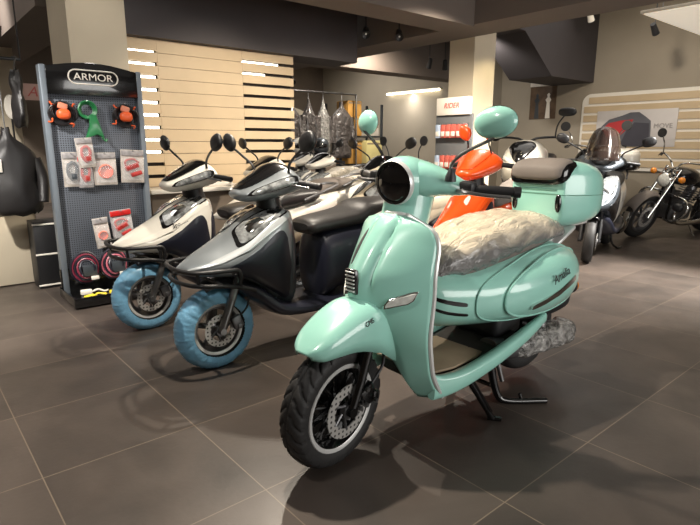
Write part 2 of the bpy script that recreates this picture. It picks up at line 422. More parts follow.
# ------------------------------------------------------------------ the mint retro scooter
def mint_scooter():
    T = thing('motor_scooter', (1.184, 1.5, 0), 0, 'mint green retro motor scooter with film wrapped seat and mint top case on its stand', 'scooter')
    ST = steer_matrix((.06, 0, .34), (.30, 0, .70), math.radians(9))
    # front wheel and fork
    wheel(T, (0, 0, .246), .246, .118, .168, ST, 10, -1, discr=.108, edge=satin)
    for s_ in (-1, 1):
        f = MB().tube([(.005, s_*.088, .25), (.05, s_*.088, .36), (.13, s_*.075, .56)], [.02, .021, .023], 14)
        f.cyl((.0, s_*.075, .25), (.0, s_*.108, .25), .02, seg=14)
        f.tube([(.03, s_*.1, .29), (.115, s_*.09, .50)], [.008, .008], 8)
        f.build('fork_leg', gblk, T, M=ST)
    cal = MB().box((.085, -.092, .295), (.075, .04, .085), .012, Matrix.Rotation(math.radians(-25), 4, 'Y'))
    cal.box((.118, -.1, .28), (.03, .035, .05), .008)
    cl = cal.build('brake_caliper', gblk, T, M=ST)
    for p in ((.03, -.108, .262), (.055, -.116, .27), (.06, -.112, .33), (.105, -.12, .272)):
        MB().cyl(p, (p[0], p[1]-.012, p[2]), .009, seg=8).build('bolt', steel, cl, M=ST)
    MB().tube([(.10, -.1, .33), (.17, -.1, .40), (.16, -.09, .52), (.15, -.07, .6)], .006, 8, n=16).build('brake_hose', blk, T, M=ST)
    # fender : an arched shell
    st = crom([(-.178, .512, .035, .02), (-.152, .536, .07, .045), (-.10, .575, .094, .075), (-.01, .622, .108, .125), (.09, .648, .116, .185), (.19, .622, .118, .225), (.27, .53, .112, .16), (.305, .43, .10, .07)], 30)
    g = []
    for x, z, w, d in st:
        row = []
        for k in range(25):
            a = PI*k/24; c = -math.cos(a); s_ = math.sin(a)
            row.append((x+.03*(1-s_)*(1 if x > .1 else .6), w*math.copysign(abs(c)**.62, c), z-d+d*s_**.55))
        g.append(row)
    MB().grid(g).build('front_fender', mint, T, 60, solid=.006, M=ST)
    a_, b_, c_ = Vector(g[15][4]), Vector(g[17][4]), Vector(g[15][6])
    nn = (b_-a_).cross(c_-a_).normalized()
    if nn.y > 0: nn = -nn
    rr = ST.to_3x3()
    text('CMS', .024, ST @ (a_+nn*.006), (rr @ basis((1, 0, .25), (c_-a_)).to_3x3()).to_4x4(), blk, T, 'fender_badge', .001, .25)
    # headset (turns with the bars)
    H = MB()
    g = []
    for x, z, hx, hz, y in crom([(.505, 1.058, .018, .014, -.225), (.485, 1.068, .045, .03, -.19), (.455, 1.08, .068, .046, -.14), (.42, 1.088, .088, .066, -.08), (.405, 1.09, .098, .08, 0), (.42, 1.088, .088, .066, .08), (.455, 1.08, .068, .046, .14), (.485, 1.068, .045, .03, .19), (.505, 1.058, .018, .014, .225)], 41):
        g.append([(x+hx*math.copysign(abs(math.cos(2*PI*k/28))**.8, math.cos(2*PI*k/28)), y, z+hz*math.copysign(abs(math.sin(2*PI*k/28))**.9, math.sin(2*PI*k/28))) for k in range(28)])
    H.grid(g, cv=True, caps=True)
    ax = Vector((-1, 0, -.10)).normalized()
    H.lathe([(-.10, .06), (-.07, .082), (-.03, .093), (.01, .097), (.035, .095), (.05, .088), (.055, .084), (.055, .07)], (.37, .004, 1.083), ax, 40)
    hs = H.build('headset', mint, T, 50, M=ST)
    MB().tube([(.42, 0, 1.05), (.405, 0, .99), (.385, 0, .915), (.37, 0, .87)], [.10, .098, .098, .095], 24, n=10).build('steering_neck', mint, T, M=ST)
    hl = MB().lathe([(.046, .086), (.058, .0885), (.068, .088), (.074, .0845), (.071, .082), (.056, .082)], (.37, .004, 1.083), ax, 44, closed=True).build('headlight', satin, T, M=ST)
    MB().lathe([(.056, .081), (.068, .080), (.076, .066), (.082, .042), (.084, .001)], (.37, .004, 1.083), ax, 40).build('headlight_lens', glassd, hl, M=ST)
    MB().lathe([(.062, .083), (.0735, .083), (.0765, .072), (.062, .072)], (.37, .004, 1.083), ax, 40, closed=True).build('lens_ring', gblk, hl, M=ST)
    MB().box((.315, -.0, .975), (.02, .04, .022), .005).build('headlight_bracket', chrome, hl, M=ST)
    for s_ in (-1, 1):
        gp = MB().tube([(.475, s_*.215, 1.066), (.52, s_*.29, 1.067), (.575, s_*.372, 1.066)], [.017, .019, .019], 14, n=10)
        gp.tube([(.572, s_*.367, 1.066), (.586, s_*.388, 1.066)], [.023, .021], 14)
        gp.build('handlebar_grip', blk, T, M=ST)
        MB().tube([(.45, s_*.19, 1.06), (.445, s_*.235, 1.058), (.48, s_*.30, 1.052), (.53, s_*.375, 1.05)], [.008, .008, .007, .007], 8, n=14).build('brake_lever', blk if s_ > 0 else steel, T, M=ST)
        MB().box((.478, s_*.222, 1.075), (.05, .06, .045), .012).build('switch_pod', blk, T, M=ST)
    # mirrors
    I = ST.inverted()
    def mir(base, c, rot, far):
        b = I @ Vector(base); cc = I @ Vector(c)
        mo = MB()
        mo.lathe([(-.02, .022), (.0, .02), (.02, .012), (.03, .009)], b, (0, 0, 1), 14)
        bk = mo.build('mirror_boot', blk, T, M=ST)
        sh = MB()
        g = []
        for i in range(13):
            t = i/12*PI/2
            g.append([tuple(Vector(cc)+rot @ Vector((-.038*math.cos(t), .082*math.sin(t)*math.cos(2*PI*k/28), .056*math.sin(t)*math.sin(2*PI*k/28)))) for k in range(28)])
        if far:
            g = [[tuple(Vector(cc)+rot @ (Matrix.Diagonal((.9, .66, 1.02)) @ (rot.inverted() @ (Vector(p)-Vector(cc))))) for p in r] for r in g]
        sh.grid(g, cv=True)
        m_ = sh.build('mirror', mint, T, M=ST)
        gl = []
        for r_ in (.02, .5, 1.):
            gl.append([tuple(Vector(cc)+rot @ Vector((.004, .08*r_*math.cos(2*PI*k/28), .054*r_*math.sin(2*PI*k/28)))) for k in range(28)])
        gl.append([tuple(Vector(cc)+rot @ Vector((-.002, .083*math.cos(2*PI*k/28), .057*math.sin(2*PI*k/28)))) for k in range(28)])
        if far: gl = [[tuple(Vector(cc)+rot @ (Matrix.Diagonal((.9, .66, 1.02)) @ (rot.inverted() @ (Vector(p)-Vector(cc))))) for p in r] for r in gl]
        MB().grid(gl, cv=True).add(gl[0], [tuple(range(28))]).build('mirror_glass', gblk if far else mirg, m_, M=ST)
        e = Vector(cc)+rot @ Vector((-.01, .0, -.045))
        s0 = Vector(b)
        st_ = MB().tube([tuple(s0), tuple(s0+Vector((0, 0, .045))), tuple(s0*.72+e*.28+Vector((0, 0, .045))), tuple(s0*.1+e*.9), tuple(e)], .0065, 8, n=18)
        st_.build('mirror_stem', gblk if far else steel, m_, M=ST)
    mir((.44, -.175, 1.105), (.466, -.345, 1.297), Matrix.Rotation(math.radians(2), 3, 'Z') @ Matrix.Rotation(math.radians(-8), 3, 'X'), False)
    mir((.415, .17, 1.12), (.473, .325, 1.318), Matrix.Rotation(math.radians(-6), 3, 'Z') @ Matrix.Rotation(math.radians(78), 3, 'X'), True)
    # leg shield
    rows = [  # z, x centre, x edge, half width, exponent
        (.940, .312, .325, .085), (.928, .288, .325, .142), (.898, .250, .335, .186), (.848, .204, .334, .207), (.79, .162, .318, .215), (.735, .128, .306, .219), (.68, .118, .304, .22),
        (.62, .126, .300, .22), (.56, .152, .293, .22), (.49, .195, .29, .219), (.42, .225, .30, .218), (.35, .24, .315, .216), (.29, .255, .345, .213), (.225, .28, .392, .205)]
    tab = crom(rows, 400)
    def at(z):
        return min(tab, key=lambda q: abs(q[0]-z))
    g = []; edge = []
    for i in range(46):
        t = i/45; row = []
        for k in range(49):
            u = -1+2*k/48; a = abs(u)
            zb = .228+.2*max(0, 1-(a/.66)**3)**1.2
            z, x0, xe, w = at(.94-(.94-zb)*t)
            f = .90*(a**1.75)+.10*a
            ridge = -.018*math.exp(-(u*w/.045)**4) if z > .6 else 0
            if .62 < z < .95: ridge += .012*math.exp(-((abs(u*w)-.055)/.007)**2)*min(1, max(0, (z-.66)/.05))
            row.append((x0+(xe-x0)*f+ridge, u*w, z+.012*(1-a**3)*max(0, (z-.87)/.07)))
        g.append(row); edge.append(row[0])
    MB().grid(g).build('leg_shield', mint, T, 60, solid=.016)
    tr = [p for p in edge]+[]
    path = [(p[0]+.008, p[1]-.003, p[2]) for p in edge[2:]]
    top = [(p[0]+.006, p[1], p[2]+.006) for p in g[0][2:-2]]
    full = path[::-1]+top+[(a, -b, c) for a, b, c in path]
    MB().tube(full, .0105, 8).build('shield_trim', satin, T)
    # horn grille with slats on the crest
    def skin(z, y):
        q = at(z); a = abs(y)/q[3]; return Vector((q[1]+(q[2]-q[1])*(.90*a**1.75+.10*a)-.018*math.exp(-(y/.045)**4), y, z))
    gr = MB().box((.099, .0, .716), (.02, .062, .098), .008, Matrix.Rotation(math.radians(-3), 4, 'Y'))
    go = gr.build('horn_grille', gblk, T)
    for k in range(6): MB().box((.087, 0, .681+.0145*k), (.008, .05, .0055), .002).build('grille_slat', satin, go)
    MB().tube([tuple(skin(z, .078)+Vector((-.007, 0, 0))) for z in (.905, .87, .83, .79, .76)], [.004, .008, .010, .009, .006], 8, n=14).build('crest_slot', beamd, T)
    # front indicators
    for s_ in (-1, 1):
        p = skin(.655, s_*.145); ux = (skin(.655, s_*.185)-skin(.655, s_*.105)).normalized(); ux = (ux+Vector((0, 0, .20))).normalized()
        uy = (skin(.69, s_*.145)-skin(.62, s_*.145)).normalized(); n = ux.cross(uy)
        if n.x > 0: n = -n
        def ind(k, d0, d1, m, nm, r):
            poly = [(-.066, -.024), (-.064, -.010), (-.045, .012), (.05, .024), (.070, .022), (.052, -.012), (.030, -.022)]
            poly = [(a*k[0], b*k[1]) for a, b in poly]
            P0 = p+n*d0; vv = [P0+ux*a+uy*b for a, b in poly]; v2 = [v+n*(d1-d0) for v in vv]; m_ = MB(); q = len(vv)
            m_.add(vv+v2, [tuple(range(q)), tuple(range(q, 2*q))]+[(i, (i+1) % q, q+(i+1) % q, q+i) for i in range(q)])
            o = m_.build(nm, m, T, 20)
            bv = o.modifiers.new('Bevel', 'BEVEL'); bv.width = r; bv.segments = 2
        ind((1, 1), 0, .016, chrome, 'indicator', .003); ind((.88, .78), .01, .021, lens, 'indicator_lens', .003)
    # inner panel, floor, rails
    MB().grid([[(p[0]+.028, p[1]*.93, p[2]) for p in r] for r in g[1:38]]).build('inner_leg_panel', tanin, T, 60, solid=.01)
    MB().box((.395, 0, .70), (.09, .26, .2), .03, seg=4).build('glove_box', tanin, T)
    fl = body([(.41, .235, .285, .15), (.45, .225, .285, .185), (.62, .235, .29, .19), (.8, .25, .31, .19), (1.0, .28, .35, .17)], 20, 24, 6)
    fl.build('floorboard', matte, T)
    MB().prism([(.37, -.15), (.52, -.17), (.70, -.15), (.78, -.13), (.80, -.09), (.76, -.06), (.84, .0), (.84, .14), (.5, .16), (.37, .15)], (0, 0, .315), (1, 0, -.03), (0, 1, 0), .012, .004).build('floor_mat', tanm, T)
    for s_ in (-1, 1):
        st = crom([(.345, s_*.196, .225, .335, .02), (.41, s_*.2, .222, .315, .026), (.52, s_*.205, .23, .308, .03), (.66, s_*.208, .252, .322, .03), (.82, s_*.21, .285, .35, .028), (1.0, s_*.208, .33, .39, .024), (1.16, s_*.2, .378, .425, .014)], 24)
        gg = []
        for x, y, zb, zt, h in st:
            gg.append([(x, y+h*math.copysign(abs(math.cos(2*PI*k/16))**.6, math.cos(2*PI*k/16)), (zb+zt)/2+(zt-zb)/2*math.copysign(abs(math.sin(2*PI*k/16))**.6, math.sin(2*PI*k/16))) for k in range(16)])
        MB().grid(gg, cv=True, caps=True).build('floor_rail', mint, T)
    MB().box((.83, 0, .26), (.65, .24, .07), .02).build('frame', gblk, T)
    MB().box((.98, 0, .40), (.22, .26, .16), .04, seg=3).build('seat_box', blk, T)
    # rear body
    bg = body_grid([(.415, .515, .70, .11), (.43, .488, .715, .14), (.50, .462, .72, .178), (.65, .436, .715, .215), (.85, .41, .73, .248), (1.03, .396, .754, .262), (1.17, .392, .766, .260), (1.30, .402, .762, .244), (1.40, .425, .745, .208), (1.47, .465, .71, .15)], 60, 56, 2.35)
    MB().grid(bg, cv=True, caps=True).build('rear_body', mint, T, 50)
    cb = Vector((1.0, 0, .6))
    def N_S(v, s_): return v if s_ < 0 else (.5-v) % 1
    for s_ in (-1, 1):
        def PT(uv, *a): 
            c = [(u, v) for u, v in uv]
            if s_ > 0: c = [(u, .5-v) for u, v in c]
            return patch(bg, c, *a, cen=cb, rings=10, seg=64)
        su = PT([(.30, .35), (1.0, .33), (1.0, .60), (.30, .66)], .004, .010, 2.2).build('cowl_surround', mint, T, 30)
        pn = PT([(.39, .39), (.98, .365), (.98, .575), (.39, .62)], .016, .016, 2.15).build('side_cowl', mint, T, 30)
        for uvs, of, r_ in (([(.39, .39), (.98, .365), (.98, .575), (.39, .62)], .016, .0055), ([(.30, .35), (1.0, .33), (1.0, .60), (.30, .66)], .004, .004)):
            if s_ > 0: uvs = [(u, .5-v) for u, v in uvs]
            a, b, c, d = uvs; rp = []
            for q in range(90):
                t = 2*PI*q/90; p = .5+.5*math.copysign(abs(math.cos(t))**(2/2.15), math.cos(t)); w_ = .5+.5*math.copysign(abs(math.sin(t))**(2/2.15), math.sin(t))
                u = (a[0]*(1-p)+b[0]*p)*(1-w_)+(d[0]*(1-p)+c[0]*p)*w_; v = (a[1]*(1-p)+b[1]*p)*(1-w_)+(d[1]*(1-p)+c[1]*p)*w_
                rp.append(tuple(gsample(bg, u, v)+gnormal(bg, u, v, cb)*of))
            MB().tube(rp, r_, 8, closed=True).build('cowl_ridge', mint, pn if r_ > .005 else su)
        for k in range(2):
            PT([(.09+.01*k, .478+.05*k), (.27+.01*k, .498+.048*k), (.27+.01*k, .514+.048*k), (.09+.01*k, .494+.05*k)], .003, .0, 6).build('vent_slot', gblk, T, 30)
        PT([(.48, .527), (.75, .482), (.75, .498), (.48, .545)], .037, .001, 8).build('cowl_badge', chrome, pn, 30)
    p = gsample(bg, .62, .468)+gnormal(bg, .62, .468, cb)*.040; text('Amalia', .055, p, basis(gsample(bg, .69, .456)-gsample(bg, .55, .480), gsample(bg, .62, .41)-gsample(bg, .62, .50)), blk, T, 'cowl_lettering', .001, .3)
    # seat under film
    sg = body_grid([(.435, .69, .712, .05), (.455, .675, .738, .10), (.52, .668, .785, .142), (.64, .664, .842, .168), (.82, .68, .895, .178), (1.0, .705, .91, .18), (1.18, .73, .908, .176), (1.32, .745, .875, .16), (1.42, .752, .825, .13), (1.465, .76, .79, .08)], 90, 72, 2.7)
    ng = []
    for i, r in enumerate(sg):
        row = []
        for p in r:
            v = Vector(p); c = Vector((v.x, 0, .78)); d = (v-c).normalized()
            q = .5*noise.noise(v*9)+.7*abs(noise.noise(v*16+Vector((3, 0, 0))))+.45*abs(noise.noise(v*34))
            if v.z < .76: q += .5*math.sin(v.x*70+6*noise.noise(v*6))*max(0, (.76-v.z)/.1)
            row.append(tuple(v+d*(.013*q-.006)))
        ng.append(row)
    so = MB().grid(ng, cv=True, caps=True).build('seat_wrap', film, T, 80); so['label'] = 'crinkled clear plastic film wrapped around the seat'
    body([(.46, .675, .71, .06), (.6, .66, .74, .14), (.9, .69, .80, .16), (1.2, .73, .82, .155), (1.42, .75, .79, .1)], 24, 28, 2.6).build('seat', padm, T)
    # rack and top case
    CS = Matrix.Translation((-.05, 0, 0))
    rk = MB()
    for s_ in (-1, 1): rk.tube([(1.36, s_*.1, .74), (1.46, s_*.09, .775), (1.54, s_*.08, .80), (1.76, s_*.09, .81)], .012, 10, n=14)
    rk.box((1.46, -.03, .765), (.2, .24, .02), .008, Matrix.Rotation(math.radians(-24), 4, 'Y'))
    rk.box((1.62, 0, .812), (.30, .2, .012), .004)
    rk.build('rear_rack', satin, T, M=CS)
    cg = body_grid([(1.395, .85, 1.10, .125), (1.405, .825, 1.125, .148), (1.44, .812, 1.138, .166), (1.52, .805, 1.145, .192), (1.60, .81, 1.14, .207), (1.69, .82, 1.12, .20), (1.77, .84, 1.08, .168), (1.81, .87, 1.01, .11)], 44, 44, 4.0)
    tc = MB().grid(cg, cv=True, caps=True).build('top_case', mint, T, 50, M=CS); tc['label'] = 'mint top case with backrest pad on the rear rack'
    body([(1.394, .975, .981, .13), (1.405, .973, .981, .151), (1.44, .971, .979, .169), (1.52, .968, .976, .195), (1.60, .966, .974, .21), (1.69, .963, .971, .203), (1.77, .96, .968, .171), (1.80, .957, .965, .12)], 44, 24, 4).build('lid_seam', mintdk, tc, M=CS)
    body([(1.352, 1.065, 1.105, .10), (1.36, 1.052, 1.12, .128), (1.385, 1.046, 1.135, .143), (1.42, 1.055, 1.15, .147), (1.47, 1.085, 1.156, .145), (1.50, 1.11, 1.15, .13)], 18, 36, 3.6).build('backrest_pad', padm, tc, M=CS)
    body([(1.37, 1.03, 1.10, .125), (1.385, 1.022, 1.12, .150), (1.42, 1.03, 1.14, .158), (1.49, 1.06, 1.15, .156)], 12, 32, 4).build('pad_base', gblk, tc, M=CS)
    for s_ in (-1, 1): MB().ball((1.398, s_*.122, .935), (.014, .016, .046), None, 18, 12, 2.4).build('case_latch', gblk, tc, M=CS)
    MB().box((1.395, 0, 1.0), (.010, .22, .006), .002).build('case_groove', mintdk, tc, M=CS)
    MB().ball((1.39, 0, .835), (.03, .06, .016), None, 16, 10).build('case_handle', gblk, tc, M=CS)
    # tail
    MB().ball((1.49, 0, .61), (.05, .07, .05), None, 20, 12, 2.6).build('tail_lamp', redl, T)
    for s_ in (-1, 1):
        ind = MB().tube([(1.45, s_*.1, .50), (1.52, s_*.135, .485)], .012, 8)
        ind.ball((1.53, s_*.14, .483), (.03, .03, .038), None, 16, 10).build('rear_indicator', blk, T)
        MB().ball((1.546, s_*.143, .483), (.026, .025, .032), None, 16, 10).build('rear_indicator_lens', orange_l, T)
    body([(1.02, .36, .45, .10), (1.2, .355, .47, .17), (1.36, .36, .51, .195), (1.46, .365, .56, .175), (1.54, .39, .57, .11)], 20, 20, 2.6).build('rear_mudguard', blk, T)
    # drive line
    wheel(T, (1.28, .0, .29), .245, .12, .155, None, 5, 0, fine=False)
    en = body([(.84, .24, .34, .05, -.11), (.95, .215, .33, .055, -.12), (1.15, .21, .31, .05, -.14), (1.35, .21, .31, .05, -.145), (1.44, .23, .30, .04, -.145)], 22, 20, 3)
    en.build('engine_case', alu, T)
    wrp = body_grid([(.98, .23, .31, .045, -.13), (1.08, .20, .32, .062, -.145), (1.26, .20, .32, .066, -.155), (1.36, .195, .325, .07, -.155), (1.44, .19, .325, .068, -.155), (1.465, .21, .305, .05, -.155)], 46, 44, 2.4)
    wrp = [[tuple(Vector(p)+Vector((0, 1, 1))*.007*noise.noise(Vector(p)*26)) for p in r] for r in wrp]
    w_ = MB().grid(wrp, cv=True, caps=True).build('engine_wrap', filmg, T, 80); w_['label'] = 'clear film wrapped around the rear engine case'
    MB().cyl((1.45, -.155, .258), (1.49, -.155, .258), .055, .05, 24).build('fan_cover', alu, T)
    MB().tube([(1.15, .17, .22), (1.3, .19, .25), (1.62, .2, .33)], [.03, .06, .06], 18, n=10).build('exhaust_muffler', gblk, T)
    for s_ in (-1, 1): MB().cyl((1.28, s_*.115, .30), (1.38, s_*.12, .56), .022, seg=14).build('shock_absorber', steel, T)
    # stands
    cs = MB()
    for s_ in (-1, 1):
        cs.tube([(.86, s_*.1, .285), (.875, s_*.11, .18), (.90, s_*.13, .06), (.935, s_*.165, .018), (1.09, s_*.285, .014)], [.02, .02, .018, .016, .014], 10, n=22)
    cs.tube([(.89, -.125, .09), (.89, .125, .09)], .011, 10)
    cs.tube([(1.0, -.21, .012), (.99, -.2, .05)], .008, 8)
    cs.build('centre_stand', gblk, T)
    MB().cyl((.90, -.118, .235), (.925, -.14, .115), .012, seg=12).build('stand_spring', steel, T)
    ss = MB().tube([(.585, -.185, .255), (.64, -.2, .17), (.75, -.215, .012)], [.017, .015, .014], 10)
    ss.tube([(.60, -.205, .24), (.72, -.228, .06)], .007, 8)
    ss.tube([(.735, -.2, .014), (.775, -.245, .01)], [.013, .011], 8)
    ss.build('side_stand', gblk, T)
    return T

# ------------------------------------------------------------------ modern sport scooter
lensd = mat('faceted_lens', (150, 153, 154), .12, metal=.35, coat=1., var=.55, nscale=38)
def sport_scooter(name, loc, rz, label, group, paint, low, lamp=True, cover=None, bar=True, detail=True, seatm=None, side=None, badge=None, steer=0., mirrorm=None, screen=None, case=None, sc=1., guard=False, wrapped=None, cat='scooter', mirror_y=.395, decals=False, flank=None, facet=None, panel=None):
    T = thing(name, loc, rz, label, cat, group)
    T.scale = (sc, sc*(.7 if decals else 1), sc)
    ST = steer_matrix((.06, 0, .30), (.28, 0, .70), math.radians(steer)) if steer else None
    N = 1 if detail else .55
    mirrorm = mirrorm or blk
    wheel(T, (0, 0, .225), .225, .11, .138, ST, 5, -1, rimm=alu if detail else greyp, edge=satin if detail else None, discr=.092, fine=False, cover=cover)
    for s_ in (-1, 1):
        f = MB().tube([(.0, s_*.085, .225), (.055, s_*.085, .36), (.13, s_*.075, .53)], [.02, .023, .021], 12)
        f.cyl((0, s_*.072, .225), (0, s_*.108, .225), .018, seg=12)
        f.build('fork_leg', steel if detail else blk, T, M=ST)
    if detail:
        cal = MB().box((.09, -.09, .262), (.06, .035, .075), .01, Matrix.Rotation(math.radians(-20), 4, 'Y')); cal.box((.10, -.105, .24), (.03, .02, .03), .006)
        cal.build('brake_caliper', alu, T, M=ST)
        MB().tube([(.10, -.1, .29), (.16, -.1, .36), (.15, -.09, .5)], .006, 8, n=12).build('brake_hose', blk, T, M=ST)
    # fender (dark, close to the tyre)
    g = []
    for k in range(15):
        a = math.radians(68+k*6.); r = .262
        x = -r*math.cos(a)*1.04+.01; z = .225+r*math.sin(a)+.02
        g.append([(x+.02*abs(u), .07*u, z-.035*u*u) for u in (-1, -.8, -.5, 0, .5, .8, 1)])
    MB().grid(g).build('front_fender', low, T, 60, solid=.006, M=ST)
    # apron with beak
    st = [(-.205, .565, .592, .02), (-.17, .553, .617, .065), (-.10, .540, .657, .118), (0, .53, .707, .168), (.10, .515, .762, .20), (.20, .46, .826, .214), (.28, .39, .866, .214), (.36, .33, .898, .198), (.41, .30, .895, .165)]
    ag = []
    for x, zb, zt, w in crom(st, int(34*N)+4):
        row = []
        h = zt-zb
        k = min(1, max(0, (x+.02)/.36)); k = k*k*(3-2*k)
        prof = [(0, zt), (.34+.1*k, zt-.018*h/.3), (.62+.16*k, zt-(.22-.16*k)*h), (.86+.08*k, zt-(.40-.26*k)*h), (1., zt-(.56-.24*k)*h), (.97, zt-(.72-.1*k)*h), (.84, zb+.1*h), (.5, zb), (0, zb)]
        prof = crom(prof, 19)
        half = [(x+.02*max(0, q[0]), w*q[0], q[1]) for q in prof]
        other = [(p[0], -p[1], p[2]) for p in half[1:-1]][::-1]
        ag.append(half+other)
    MB().grid(ag, cv=True, caps=True).build('front_apron', paint, T, 38)
    cen = Vector((.12, 0, .6))
    # v: 0 crest, ~.25 widest on +y ; near side (-y) = 1-v
    for s_ in (-1, 1):
        def V(v): return v if s_ > 0 else 1-v
        if lamp:
            hd = patch(ag, [(.50, V(.02)), (.86, V(.03)), (.93, V(.155)), (.45, V(.17))], .004, .006, 5, cen=cen)
            ho = hd.build('headlight', gblk, T, 60)
            patch(ag, [(.52, V(.03)), (.845, V(.042)), (.905, V(.147)), (.48, V(.16))], .008, .010, 5, cen=cen).build('headlight_lens', lensd, ho, 60)
            if detail:
                patch(ag, [(.57, V(.055)), (.69, V(.06)), (.70, V(.13)), (.55, V(.135))], .0150, .009, 2.6, cen=cen).build('lamp_reflector', chrome, ho)
                patch(ag, [(.74, V(.06)), (.83, V(.065)), (.87, V(.13)), (.75, V(.135))], .0135, .006, 3, cen=cen).build('lamp_reflector', gblk, ho)
        # darker flank running from the beak to the foot well
        patch(ag, [(.36, V(.275)), (.80, V(.20)), (.995, V(.40)), (.42, V(.40))], .004, .005, 5, cen=cen).build('apron_flank', flank or navy, T, 60)
        patch(ag, [(.10, V(.20)), (.90, V(.125)), (.93, V(.185)), (.10, V(.25))], .003, .004, 6, cen=cen).build('apron_facet', facet or paint, T, 30)
    if badge:
        p = gsample(ag, .58, 1-.19)+gnormal(ag, .58, 1-.19, cen)*.006
        text(badge, .035, p, basis((.95, -.1, .35), (-.3, .45, .75)), gblk, T, 'apron_lettering', .001, .25)
    if decals:
        for k, (u_, v_) in enumerate(((.45, .06), (.62, .10), (.75, .05), (.5, .92), (.68, .95), (.4, .17))):
            patch(ag, [(u_, v_), (u_+.1, v_+.02), (u_+.12, v_+.045), (u_+.03, v_+.05)], .003, .001, 3, cen=cen).build('white_decal', whitep, T, 60)
    # inner leg panel & tunnel
    body([(.33, .32, .84, .17), (.39, .30, .885, .188), (.44, .30, .84, .17), (.47, .32, .66, .11)], 12, 24, 3.4).build('inner_leg_panel', low, T)
    body([(.10, .44, .50, .10), (.22, .34, .46, .17), (.36, .25, .35, .2), (.6, .235, .31, .205), (.85, .24, .32, .2), (1.05, .28, .40, .19)], 24, 24, 3).build('floorboard', navy, T)
    # head cowl
    hg = body_grid([(.155, .945, .965, .04), (.17, .925, .985, .085), (.22, .91, 1.015, .13), (.30, .912, 1.06, .18), (.37, .922, 1.10, .225), (.43, .935, 1.112, .24), (.47, .95, 1.055, .21), (.51, .96, 1.0, .08)], int(28*N)+4, 40, 1.85)
    MB().grid(hg, cv=True, caps=True).build('handlebar_cowl', paint, T, 50, M=ST)
    hc = Vector((.34, 0, 1.02))
    wsn = patch(hg, [(.14, .37), (.14, .13), (.82, .15), (.82, .35)], .006, .008, 4, cen=hc)
    wsn.build('fly_screen', paint if decals else gblk, T, 60, M=ST)
    if detail:
        for s_ in (-1, 1):
            a, b_ = (.51, .60) if s_ < 0 else (.99, .90)
            cor = [(.22, .515), (.62, .51), (.66, .44), (.30, .43)] if s_ < 0 else [(.22, .985), (.62, .99), (.66, 1.06), (.30, 1.07)]
            cm = [sum(p[0] for p in cor)/4, sum(p[1] for p in cor)/4]
            patch(hg, [(cm[0]+(u-cm[0])*1.25, cm[1]+(v-cm[1])*1.3) for u, v in cor], .003, .005, 4, cen=hc).build('cowl_lamp_frame', gblk, T, 60, M=ST)
            q = patch(hg, cor, .009, .006, 3.4, cen=hc)
            q.build('cowl_lamp', lensd, T, 60, M=ST)
    MB().tube([(.36, 0, .97), (.37, 0, .90), (.38, 0, .84)], [.075, .07, .08], 16).build('steering_neck', blk, T, M=ST)
    for s_ in (-1, 1):
        gp = MB().tube([(.40, s_*.15, 1.02), (.43, s_*.24, 1.015), (.475, s_*.365, 1.0)], [.014, .017, .018], 12, n=8)
        gp.build('handlebar_grip', blk, T, M=ST)
        if detail:
            MB().tube([(.385, s_*.17, 1.01), (.375, s_*.22, 1.008), (.41, s_*.35, .995)], .007, 8, n=10).build('brake_lever', steel, T, M=ST)
            MB().box((.41, s_*.195, 1.018), (.05, .06, .05), .012).build('switch_pod', blk, T, M=ST)
        top = Vector((.36, s_*mirror_y, 1.215)); b0 = Vector((.40, s_*min(.19, mirror_y), 1.03))
        mm = MB().ball(tuple(top+Vector((0, s_*.015, .02))), (.024, .068, .05), Matrix.Rotation(s_*math.radians(22), 3, 'X'), 20, 12, 2.5)
        mo = mm.build('mirror', mirrorm, T, M=ST)
        MB().tube([tuple(b0), tuple(b0+Vector((-.01, 0, .07))), tuple(b0*.5+top*.5+Vector((-.01, s_*-.015, .035))), tuple(top)], .0075, 8, n=16).build('mirror_stem', mirrorm if mirrorm is blk else blk, mo, M=ST)
        if guard:
            MB().ball((.37, s_*.33, 1.02), (.05, .09, .055), None, 16, 10, 2.5).build('hand_guard', paint, T, M=ST)
    # rear
    body([(.67, .30, .68, .12), (.70, .29, .715, .16), (.80, .33, .735, .18), (1.0, .40, .745, .185), (1.2, .47, .765, .17), (1.4, .55, .79, .13), (1.56, .63, .80, .07)], int(26*N)+4, 28, 3).build('rear_body', side or low, T)
    if side is not navy:
        body([(.78, .50, .73, .187), (1.0, .49, .745, .194), (1.2, .52, .77, .18), (1.42, .60, .80, .138), (1.6, .68, .815, .07)], 20, 28, 2.8).build('side_panel', panel or paint, T)
    sw = body_grid([(.585, .72, .76, .09), (.62, .69, .785, .125), (.72, .70, .80, .145), (.85, .71, .815, .155), (.96, .72, .835, .16), (1.04, .73, .872, .162), (1.2, .75, .882, .15), (1.36, .78, .875, .12), (1.42, .81, .86, .08)], int(34*N)+4, 30, 2.8)
    MB().grid(sw, cv=True, caps=True).build('seat', seatm or (seatb if detail else padm), T)
    if wrapped:
        q = [[tuple(Vector((p[0], p[1]*1.05, .78+(p[2]-.78)*1.12))+Vector((.2, 1, 1))*.012*noise.noise(Vector(p)*18)) for p in r] for r in sw]
        MB().grid(q, cv=True, caps=True).build('seat_wrap', wrapped, T, 80)
    gr = MB()
    for s_ in (-1, 1): gr.tube([(1.2, s_*.165, .80), (1.4, s_*.15, .86), (1.58, s_*.09, .90), (1.62, 0, .905)], .012, 8, n=12)
    gr.build('grab_rail', alu, T)
    MB().ball((1.57, 0, .72), (.05, .08, .04), None, 16, 10).build('tail_lamp', redl, T)
    wheel(T, (1.25, 0, .225), .225, .11, .138, None, 5, 0, rimm=greyp, edge=None, fine=False)
